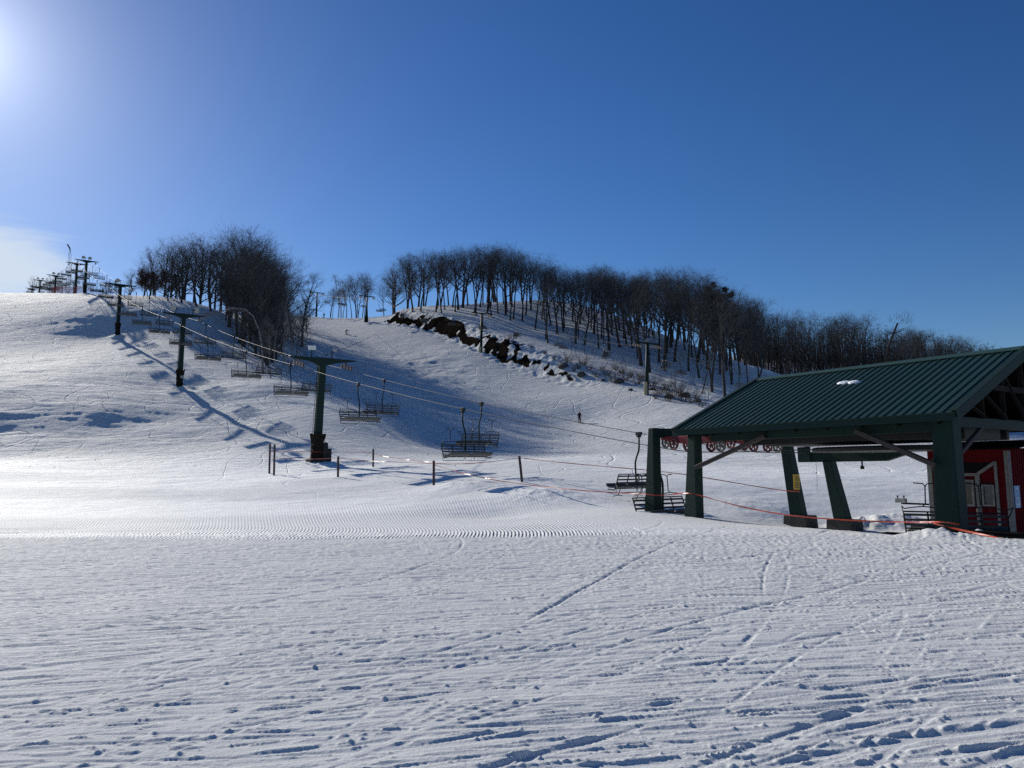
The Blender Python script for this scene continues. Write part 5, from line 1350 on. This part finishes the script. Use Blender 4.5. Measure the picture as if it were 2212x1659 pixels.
# ------------------------------------------------------------------ people
SKINM = mat('skin', (.45, .28, .2), .6)
def person(name_label, loc, rz, pose, jacket, trousers, cat='skier', group=None, skis=True, helmet=(.02, .02, .025)):
    """one skinned figure; pose maps joints to positions in metres, facing +Y"""
    J = dict(hip=(0, 0, .95), chest=(0, .02, 1.32), neck=(0, .03, 1.50), head=(0, .05, 1.64), crown=(0, .05, 1.76))
    for s_, n in ((-1, 'l'), (1, 'r')):
        J.update({n + 'hip': (s_ * .10, 0, .92), n + 'knee': (s_ * .12, .10, .50), n + 'ank': (s_ * .13, 0, .09), n + 'toe': (s_ * .13, .16, .05),
                  n + 'sho': (s_ * .19, .02, 1.43), n + 'elb': (s_ * .27, -.02, 1.15), n + 'wri': (s_ * .24, .18, 1.02), n + 'pal': (s_ * .235, .25, 1.01)})
    J.update(pose)
    E_ = [('hip', 'chest', .15, .17), ('chest', 'neck', .17, .07), ('neck', 'head', .07, .10), ('head', 'crown', .10, .07)]
    R_ = dict(hip=.15, chest=.165, neck=.065, head=.10, crown=.075); fat = 1.12
    for n in 'lr':
        E_ += [('hip', n + 'hip'), (n + 'hip', n + 'knee'), (n + 'knee', n + 'ank'), (n + 'ank', n + 'toe'), ('chest', n + 'sho'), (n + 'sho', n + 'elb'), (n + 'elb', n + 'wri'), (n + 'wri', n + 'pal')]
        R_.update({n + 'hip': .105, n + 'knee': .075, n + 'ank': .06, n + 'toe': .05, n + 'sho': .075, n + 'elb': .055, n + 'wri': .036, n + 'pal': .034})
        pw, pp = np.array(J[n + 'wri'], float), np.array(J[n + 'pal'], float); d = (pp - pw); d /= np.linalg.norm(d); sd = np.cross(d, z3); sd /= np.linalg.norm(sd) + 1e-6; dn = np.cross(sd, d)
        for k, (off, ln) in enumerate(((-.030, .055), (-.010, .070), (.010, .066), (.030, .052))):
            a, b = n + 'f%d' % k, n + 'g%d' % k; J[a] = tuple(pp + sd * off + d * ln * .55); J[b] = tuple(pp + sd * off * 1.1 + d * ln * .9 - dn * .03 * (1 if dn[2] > 0 else -1)); R_[a] = .0095; R_[b] = .008
            E_ += [(n + 'pal', a), (a, b)]
        s1 = 1 if n == 'l' else -1
        J[n + 't'] = tuple(pw + d * .03 + sd * .045 * s1); J[n + 'u'] = tuple(pw + d * .075 + sd * .05 * s1); R_[n + 't'] = .011; R_[n + 'u'] = .009
        E_ += [(n + 'wri', n + 't'), (n + 't', n + 'u')]
    keys = list(J); me = bpy.data.meshes.new('tmp'); me.from_pydata([J[k] for k in keys], [(keys.index(e[0]), keys.index(e[1])) for e in E_], [])
    ob = bpy.data.objects.new('tmp', me); C.objects.link(ob)
    ob.modifiers.new('s', 'SKIN'); sv = me.skin_vertices[0].data
    for i, k in enumerate(keys): sv[i].radius = (R_[k] * fat, R_[k] * fat * (.8 if k in ('chest', 'hip') else 1)); sv[i].use_root = (k == 'hip')
    sd_ = ob.modifiers.new('ss', 'SUBSURF'); sd_.levels = sd_.render_levels = 1
    dg = bpy.context.evaluated_depsgraph_get(); dg.update(); m2 = bpy.data.meshes.new_from_object(ob.evaluated_get(dg)); m2.name = 'person'
    bpy.data.objects.remove(ob)
    m2.materials.clear(); m2.materials.append(mat('cloth_%d%d%d' % tuple(int(c * 99) for c in jacket), jacket, .9, spec=.08)); m2.materials.append(mat('cloth_%d%d%d' % tuple(int(c * 99) for c in trousers), trousers, .9, spec=.08)); m2.materials.append(SKINM); m2.materials.append(BLACK)
    hz = np.array(J['hip']); hd = np.array(J['head']); legs = [np.array(J[k]) for k in ('lknee', 'rknee', 'lank', 'rank', 'lhip', 'rhip')]
    up_ = [np.array(J[k]) for k in ('chest', 'lsho', 'rsho', 'lelb', 'relb', 'lwri', 'rwri')]; pal = [np.array(J['lpal']), np.array(J['rpal'])]; bt = [np.array(J['ltoe']), np.array(J['rtoe']), np.array(J['lank']), np.array(J['rank'])]
    for p in m2.polygons:
        c = np.array(p.center); mi = 0
        dl = min(np.linalg.norm(c - q) for q in legs); du = min(np.linalg.norm(c - q) for q in up_)
        if dl < du: mi = 1
        if min(np.linalg.norm(c - q) for q in bt) < .12: mi = 3
        if min(np.linalg.norm(c - q) for q in pal) < .09: mi = 3
        if np.linalg.norm(c - hd) < .15: mi = 2
        p.material_index = mi; p.use_smooth = True
    o = bpy.data.objects.new('person', m2); C.objects.link(o); o.location = loc; o.rotation_euler = (0, 0, rz)
    tag(o, name_label, cat, group)
    h = MB(); c = hd + np.array([0, -.015, .045]); n_ = 10
    h.tube([c + z3 * (-.06), c + z3 * (-.02), c + z3 * .05, c + z3 * .10, c + z3 * .125], [.118, .125, .115, .075, .02], 12); h.build('helmet', mat('helmet_%d' % int(helmet[0] * 99), helmet, .35), o, smooth=True)
    g = MB(); g.box((-.07, .075, -.015), (.07, .118, .04), T=lambda q: tuple(hd + np.array(q))); g.build('goggles', BLACK, o, bevel=.01)
    if skis:
        for n in 'lr':
            a = np.array(J[n + 'ank']); m = MB(); pts = [(-.75, .0), (-.6, .0), (.75, .0), (.92, .04), (1.0, .12)]; vs = []
            for (y, z) in pts: vs += [a + [-.045, y, z - .085], a + [.045, y, z - .085], a + [.045, y, z - .065], a + [-.045, y, z - .065]]
            fs = []
            for i in range(4):
                for e in range(4): fs.append((i * 4 + e, i * 4 + (e + 1) % 4, i * 4 + 4 + (e + 1) % 4, i * 4 + 4 + e))
            m.add(vs, fs); m.build('ski', mat('ski_top', (.10, .16, .05), .4), o)
            w = np.array(J[n + 'pal']); tip = w + np.array([.05 * (1 if n == 'r' else -1), -.55, -.85]); tip[2] = max(tip[2], .02)
            m = MB(); m.tube([w + z3 * .07, tip], .011, 5); m.build('ski_pole', STEEL, o)
    return o

# ------------------------------------------------------------------ assembly
heap(*LP(TOW[0][0], VC), 3.4, .25); heap(*(P3(2055, 1160, 17.9)[:2]), .8, .22, 1.5); heap(*(P3(1985, 1160, 18.6)[:2]), .8, .16, 1.5); heap(*(P3(2110, 1165, 18.6)[:2]), .7, .16, 1.2)
heap(*(P3(1862, 1110, 32.5)[:2]), 1.6, .42, .9); heap(*(P3(1925, 1115, 33)[:2]), 2.0, .42, .9)
heap(*(P3(1000, 1040, 39)[:2]), 3.0, .35, .3); heap(*(P3(1180, 1060, 35)[:2]), 4.0, .38, .3); heap(*(P3(1060, 1085, 31)[:2]), 3.5, -.25, .2)
heap(*(P3(1560, 1080, 31)[:2]), 3.0, -.45, .3); heap(*(P3(1640, 1070, 36)[:2]), 3.5, .3, .3)
for s_, p_, z_ in TOW[1:4]: heap(*(p_ + U * 1.0), 2.2, .35, .4)
for s_ in np.arange(VC, VC + 1, 1): pass
R0 = random.Random(3)
ground_mesh()
HG[0] = G
tower(0, 'largest and nearest green lift tower with brown padding and grey boxes at its foot', [(-.95, 'box'), (.75, 'small')])
tower(1, 'green lift tower with two round floodlights and a pale notice on its foot', [(-1.0, 'disc'), (1.15, 'disc')])
tower(2, 'green lift tower in the middle of the left face with a single round floodlight', [(-.1, 'disc')])
tower(3, 'dark lift tower standing right at the crest of the left run with two round lamps', [(-.35, 'disc'), (.35, 'disc')])
tower(4, 'lift tower close behind the crest tower, its arm just left of it', [], False)
tower(5, 'third lift tower from the left on the skyline, with paired lamps', [(-.3, 'disc'), (.5, 'disc')], False)
tower(6, 'second lift tower from the left on the skyline, small with paired lamps', [(-.5, 'disc'), (.5, 'disc')], False)
tower(7, 'farthest and leftmost lift tower on the skyline, only its arm above the snow', [], False)
rope_obj()
station()
booth()

# chairs
ORD = ['first', 'second', 'third', 'fourth', 'fifth', 'sixth', 'seventh', 'eighth', 'ninth', 'tenth', 'eleventh', 'twelfth']
ch = make_chair(); CP0 = proto_tree(ch)
far_mesh = None
def small_chair():
    """the same chair joined to one mesh for the ones beyond the crest"""
    m = MB()
    def rec(o):
        for c in kids(o):
            M_ = c.matrix_local; n = len(m.v)
            for v in c.data.vertices: m.v.append(tuple(M_ @ v.co))
            for p in c.data.polygons: m.f.append(tuple(i + n for i in p.vertices))
    rec(ch); me = bpy.data.meshes.new('lift_chair'); me.from_pydata(m.v, [], m.f); me.materials.append(STEEL); return me
bpy.context.view_layer.update()
FAR = small_chair()
used = False
for side, v, phase in (('down', VA, 34.1), ('up', VB, 25.3)):
    for k in range(32):
        s_ = phase + 13.1 * k + (-1.0 if side == 'down' and k == 3 else 0)
        p = LP(s_, v); z = rope_z(s_)
        if s_ > TOW[-1][0] + 8: break
        rz = TH if side == 'up' else TH + math.pi
        cab = 'left cable facing downhill' if side == 'down' else 'right cable facing uphill'
        if s_ < TOW[3][0] + 4:
            if not used: c = ch; used = True
            else: c = copy_proto(CP0)
            c.location = (p[0], p[1], z); c.rotation_euler = (0, 0, rz)
            i = k if side == 'down' else k - 1
            if side == 'up' and k == 0: lb = 'empty four seat chair hanging just left of the first green station leg, bars down'
            elif i < 12: lb = 'empty chair on the %s, %s up from the roofed station' % (cab, ORD[i])
            else: lb = 'small empty chair on the %s, high up just below the crest tower' % cab
            tag(c, lb, 'lift chair', 'empty chairs of the left chairlift')
            if side == 'up' and k == 0: lower_bars(c)
        else:
            c = bpy.data.objects.new('lift_chair', FAR); C.objects.link(c); c.location = (p[0], p[1], z); c.rotation_euler = (0, 0, rz)
            tag(c, 'tiny empty chair seen above the snow beyond the crest of the left run', 'lift chair', 'far chairs beyond the crest')
c = copy_proto(CP0); p = LP(20.4, VA); c.location = (p[0], p[1], rope_z(20.4)); c.rotation_euler = (0, 0, TH + math.pi)
tag(c, 'empty chair half sunk from view between the first two green station legs', 'lift chair', 'empty chairs of the left chairlift')
c = copy_proto(CP0); p = LP(10.8, VC); c.location = (p[0], p[1], STN_Z); c.rotation_euler = (0, 0, TH - math.radians(72))
tag(c, 'empty green chair low under the roof, partly behind the thick right station leg', 'lift chair', 'empty chairs of the left chairlift')

# far lift
for k in range(4): tower2(k)
for sd, nm in ((1, 'far'), (-1, 'near')):
    m = MB(); pts = rope2_pts(sd); m.tube(pts, .022, 5); o = m.build('haul_rope', CABLE, smooth=True); tag(o, 'thin cable of the far chairlift on the %s side of its towers' % nm, 'cable')
P2 = {1: np.array(rope2_pts(1)), -1: np.array(rope2_pts(-1))}
az2 = math.atan2(-D2[0], D2[1])
c2 = bpy.data.objects.new('far_lift_chair', None); rid = []
m = MB(); m.tube([(0, 0, 0), (0, .02, -.7), (0, .25, -1.2), (0, .25, -2.3)], .045, 6); c2 = empty('far_lift_chair', (0, 0, 0)); m.build('hanger', GREEN, c2)
m = MB(); m.box((-.95, .2, -2.42), (.95, .72, -2.34)); m.build('seat', SEATM, c2, bevel=.02)
m = MB(); m.tube([(-.95, .12, -1.85), (.95, .12, -1.85), (.95, .2, -2.4), (-.95, .2, -2.4)], .025, 6, closed=True); m.box((-.93, .13, -2.05), (.93, .16, -1.9)); m.box((-.93, .17, -2.27), (.93, .2, -2.14)); m.build('backrest', SEATM, c2)
C2P = proto_tree(c2); first = True
seat_pose = dict(lknee=(-.12, .45, .90), rknee=(.12, .45, .90), lank=(-.12, .50, .47), rank=(.12, .50, .47), ltoe=(-.12, .64, .42), rtoe=(.12, .64, .42), lwri=(-.2, .3, 1.05), rwri=(.2, .3, 1.05), lpal=(-.19, .36, 1.03), rpal=(.19, .36, 1.03))
for sd in (1, -1):
    P = P2[sd]; seg = np.linalg.norm(np.diff(P, axis=0), axis=1); L_ = np.concatenate([[0], np.cumsum(seg)])
    k = 0
    for d in np.arange(16 if sd > 0 else 24, L_[-1] - 3, 15.5):
        p = np.array([np.interp(d, L_, P[:, i]) for i in range(3)]); k += 1
        if sd < 0 and k % 2 == 0: continue
        if first: c = c2; first = False
        else: c = copy_proto(C2P)
        rz = az2 if sd > 0 else az2 + math.pi
        c.location = tuple(p); c.rotation_euler = (0, 0, rz)
        ld = sd > 0 and k in (1, 4, 5, 7, 8, 10, 11)
        tag(c, ('chair of the far lift carrying riders up past the wood' if ld else 'empty chair of the far lift between the tree trunks'), 'lift chair', 'far lift chairs with riders' if ld else 'empty far lift chairs')
        if ld:
            for q, (xo, jc) in enumerate(((-.45, (.03, .03, .04)), (.1, (.20, .02, .02) if k in (7, 1) else (.025, .035, .06)))):
                off = Vector((xo, .38, -2.34 - .90 + .06)); off.rotate(Matrix.Rotation(rz, 3, 'Z'))
                person('rider in %s jacket seated on a far lift chair' % ('red' if jc[0] > .1 else 'dark'), tuple(Vector(p) + off), rz, seat_pose, jc, (.02, .02, .025), 'rider', 'riders in red' if jc[0] > .1 else 'riders in dark clothes')

# skiers on the centre run
def skier(px, py, label, rz, pose, jk, tr, h):
    h_ = hit(px, py, 60) if h is None else h
    return person(label, (h_[0], h_[1], ZG(h_[0], h_[1]) + .0), rz, pose, jk, tr)
skier(1252, 914, 'lone skier in blue jacket standing upright low on the centre run', math.radians(200), dict(hip=(0, -.05, .93), chest=(0, .05, 1.30), neck=(0, .10, 1.47), head=(0, .14, 1.60), crown=(0, .14, 1.72)), (.008, .014, .035), (.006, .006, .007), None)
skier(748, 723, 'small skier bent forward in mid turn high on the centre run', math.radians(-115), dict(hip=(0, -.22, .80), chest=(0, .10, 1.12), neck=(0, .24, 1.25), head=(0, .34, 1.34), crown=(0, .38, 1.45), lsho=(-.19, .18, 1.2), rsho=(.19, .18, 1.2), lelb=(-.42, .3, 1.05), relb=(.42, .25, 1.05), lwri=(-.52, .5, 1.0), rwri=(.5, .48, 1.0), lpal=(-.53, .56, 1.0), rpal=(.51, .54, 1.0), lhip=(-.1, -.2, .8), rhip=(.1, -.2, .8), lknee=(-.12, .16, .45), rknee=(.12, .16, .45)), (.03, .03, .04), (.015, .015, .02), None)
skier(700, 687, 'skier coming over the top of the centre run beside the far tower', math.radians(150), dict(hip=(0, -.1, .88), chest=(0, .1, 1.24), neck=(0, .15, 1.4), head=(0, .19, 1.53), crown=(0, .2, 1.64), lelb=(-.35, .05, 1.1), relb=(.35, .05, 1.1)), (.03, .025, .03), (.012, .012, .014), None)

# fence
for q in POSTS: post(*q)
rope([(582, 974, 55), (660, 976, 56.5), (806, 977, 58)], 'level orange rope passing behind the big lift tower to the thin far post', .04)
rope([(806, 980, 58), (825, 985, 55), (870, 992, 49), (936, 999, 41.6)], 'orange rope running from the thin far post forward to the thick post', .04)
rope([(582, 983, 55), (596, 989, 53), (640, 992, 51.5), (690, 991.5, 50), (730, 989.5, 49)], 'orange rope passing in front of the big tower foot to the short post', .04)
rope([(731, 990, 49), (800, 996, 46.5), (880, 999, 43.5), (936, 1001, 41.6)], 'shiny orange rope between the short post and the thick post', .042)
rope([(938, 1001, 41.4), (985, 1003, 41), (1040, 1000, 40.5), (1128, 989, 40)], 'orange rope sagging from the thick post up to the leaning post', .045)
rope([(1131, 990, 40), (1210, 999, 38.5), (1320, 1009, 36.5), (1430, 1018, 35), (1520, 1031, 34.2), (1610, 1047, 33.4), (1698, 1061, 32.7), (1728, 1062, 32.5)], 'long orange rope from the leaning post across behind the front legs to the signed leg', .048)
rope([(939, 1004, 41.4), (990, 1020, 39), (1060, 1036, 36), (1160, 1050, 33), (1260, 1060, 30.5), (1345, 1065, 28.8), (1384, 1067, 27.9), (1402, 1068, 27.4), (1424, 1071, 27.7)], 'orange rope drooping from the thick post down to the first station leg', .048)
rope([(1423, 1070, 27.8), (1445, 1069, 27.4), (1475, 1065, 26.2), (1494, 1066, 25.7), (1513, 1070, 26.0), (1562, 1085, 25.0), (1620, 1099, 24.2), (1693, 1112, 23.2), (1758, 1119, 22.4), (1850, 1125, 21.4), (1940, 1128, 20.5), (2015, 1128, 19.6), (2040, 1127, 19.05), (2072, 1133, 19.4)], 'orange rope looped round the second station leg and strung across to the thick right leg', .052)
rope([(2016, 1130, 19.3), (2040, 1137, 18.9), (2100, 1150, 18.1), (2160, 1163, 17.2), (2230, 1180, 16.2), (2400, 1215, 14.6)], 'orange rope running down from the thick right leg towards the right edge', .055)

# overhead wire from the big tower up to the run
a = P3(700, 768, TOW[0][1][1]); b = hit(810, 721, 60); m = MB()
m.tube([a + (b - a) * t - z3 * 1.2 * t * (1 - t) for t in np.linspace(0, 1, 24)], .03, 5); o = m.build('overhead_wire', STEEL); tag(o, 'dark wire climbing from the top of the big tower to the centre run', 'wire')

# snow gun mast and red netting at the crest
x, y, z = P3(146, 640, 214); zg = ZG(x, y); top = P3(143, 530, 214)[2]
r = empty('snow_gun_mast', (x, y, zg), 0, 'slender lattice mast with a snow gun on top behind the crest towers', 'snow gun')
m = MB(); h = top - zg - 2.2
for q in range(3):
    t = 2 * math.pi * q / 3; m.tube([(.42 * math.cos(t), .42 * math.sin(t), -.3), (.38 * math.cos(t), .38 * math.sin(t), h)], .035, 5)
for k in range(int(h / .8)):
    for q in range(3):
        t, t2 = 2 * math.pi * q / 3, 2 * math.pi * (q + 1) / 3; m.tube([(.4 * math.cos(t), .4 * math.sin(t), k * .8), (.4 * math.cos(t2), .4 * math.sin(t2), k * .8 + .8)], .015, 3)
m.build('lattice', PLATE, r)
m = MB(); m.tube([(0, 0, h), (0, 0, h + .9), (-.25, 0, h + 1.5), (-.75, 0, h + 2.3)], [.12, .14, .22, .16], 8); m.tube([(-.9, 0, h + 2.2), (-.7, 0, h + 2.5)], .22, 8); m.build('snow_gun', STEEL, r)
r = empty('safety_net', (0, 0, 0), 0, 'stretch of red safety netting across the crest behind the crest tower', 'safety net')
m = MB(); NP = [P3(px, 634, Yn)[:2] for px, Yn in ((112, 206), (135, 203), (158, 201), (180, 200), (203, 200))]
o0 = np.array([NP[0][0], NP[0][1], ZG(*NP[0])]); r.location = tuple(o0)
for a, b in zip(NP[:-1], NP[1:]):
    za, zb = ZG(*a), ZG(*b); A3, B3 = np.array([*a, za]) - o0, np.array([*b, zb]) - o0
    pm_ = MB(); pm_.tube([A3 - z3 * .3, A3 + z3 * 2.3], .04, 5); pm_.build('net_post', RED, r)
    n = int(np.linalg.norm(B3 - A3) / .16)
    for k in range(n): q = A3 + (B3 - A3) * k / n; m.beam(q + z3 * .15, q + z3 * 2.2, .03, .01)
    for k in range(14): m.beam(A3 + z3 * (.15 + k * .155), B3 + z3 * (.15 + k * .155), .01, .035)
m.build('netting', mat('net_red', (.42, .05, .05), .7), r)

# plank mats and snow left on the station roof
r = empty('plank_mat', tuple(P3(2150, 1172, 19.8)), 0, 'dark plank matting on the loading area right of the thick station leg', 'matting')
o0 = np.array(r.location)
for (px, py, Y, ln, w) in ((2120, 1180, 18.3, 2.0, .5), (2190, 1184, 18.4, 2.2, .5), (2165, 1172, 19.6, 2.4, .4), (1985, 1152, 21.5, 2.2, .35)):
    c = P3(px, py, Y); c[2] = ZG(c[0], c[1]) + .05; m = MB()
    for k in range(4): q = c + v3 * (k - 1.5) * w / 4; m.beam(q - u3 * ln / 2 * .9 - o0, q + u3 * ln / 2 * .9 - o0, w / 4 * .9, .05)
    m.build('planks', DARKWOOD, r)
def roof_snow(px, py, w, d, seed, label):
    # point on the near roof slope under the pixel
    a = P3(px, py, 1.0); ray = np.array([a[0], 1.0, a[2] - EYE]); n = np.cross(u3, v3 * (VR - V0) + z3 * RR); n /= np.linalg.norm(n); q0 = QP(S0, V0, EE)
    t = n @ (q0 - np.array([0, 0, EYE])) / (n @ ray); c = ray * t + np.array([0, 0, EYE]); sl = v3 * (VR - V0) + z3 * RR; sl /= np.linalg.norm(sl)
    n = n if n[2] > 0 else -n; m = MB(); R = random.Random(seed); vs = []; nn = 14
    for (f, hh) in ((1.0, .0), (.75, .05), (.3, .075)):
        for k in range(nn): t_ = 2 * math.pi * k / nn; j = R.uniform(.75, 1.15); vs.append(u3 * math.cos(t_) * w * f * j + sl * math.sin(t_) * d * f * j + n * (hh + .005))
    vs.append(n * .08); fs = []
    for a_ in range(2):
        for k in range(nn): fs.append((a_ * nn + k, a_ * nn + (k + 1) % nn, (a_ + 1) * nn + (k + 1) % nn, (a_ + 1) * nn + k))
    for k in range(nn): fs.append((2 * nn + k, 2 * nn + (k + 1) % nn, 3 * nn))
    m.add(vs, fs); o = m.build('snow_patch', SOCK, smooth=True); o.location = tuple(c); tag(o, label, 'snow')
roof_snow(1826, 828, .34, .10, 1, 'smaller left scrap of unmelted snow on the green roof')
roof_snow(1846, 827, .26, .11, 2, 'right scrap of unmelted snow on the green roof')
woods()
far_mass()
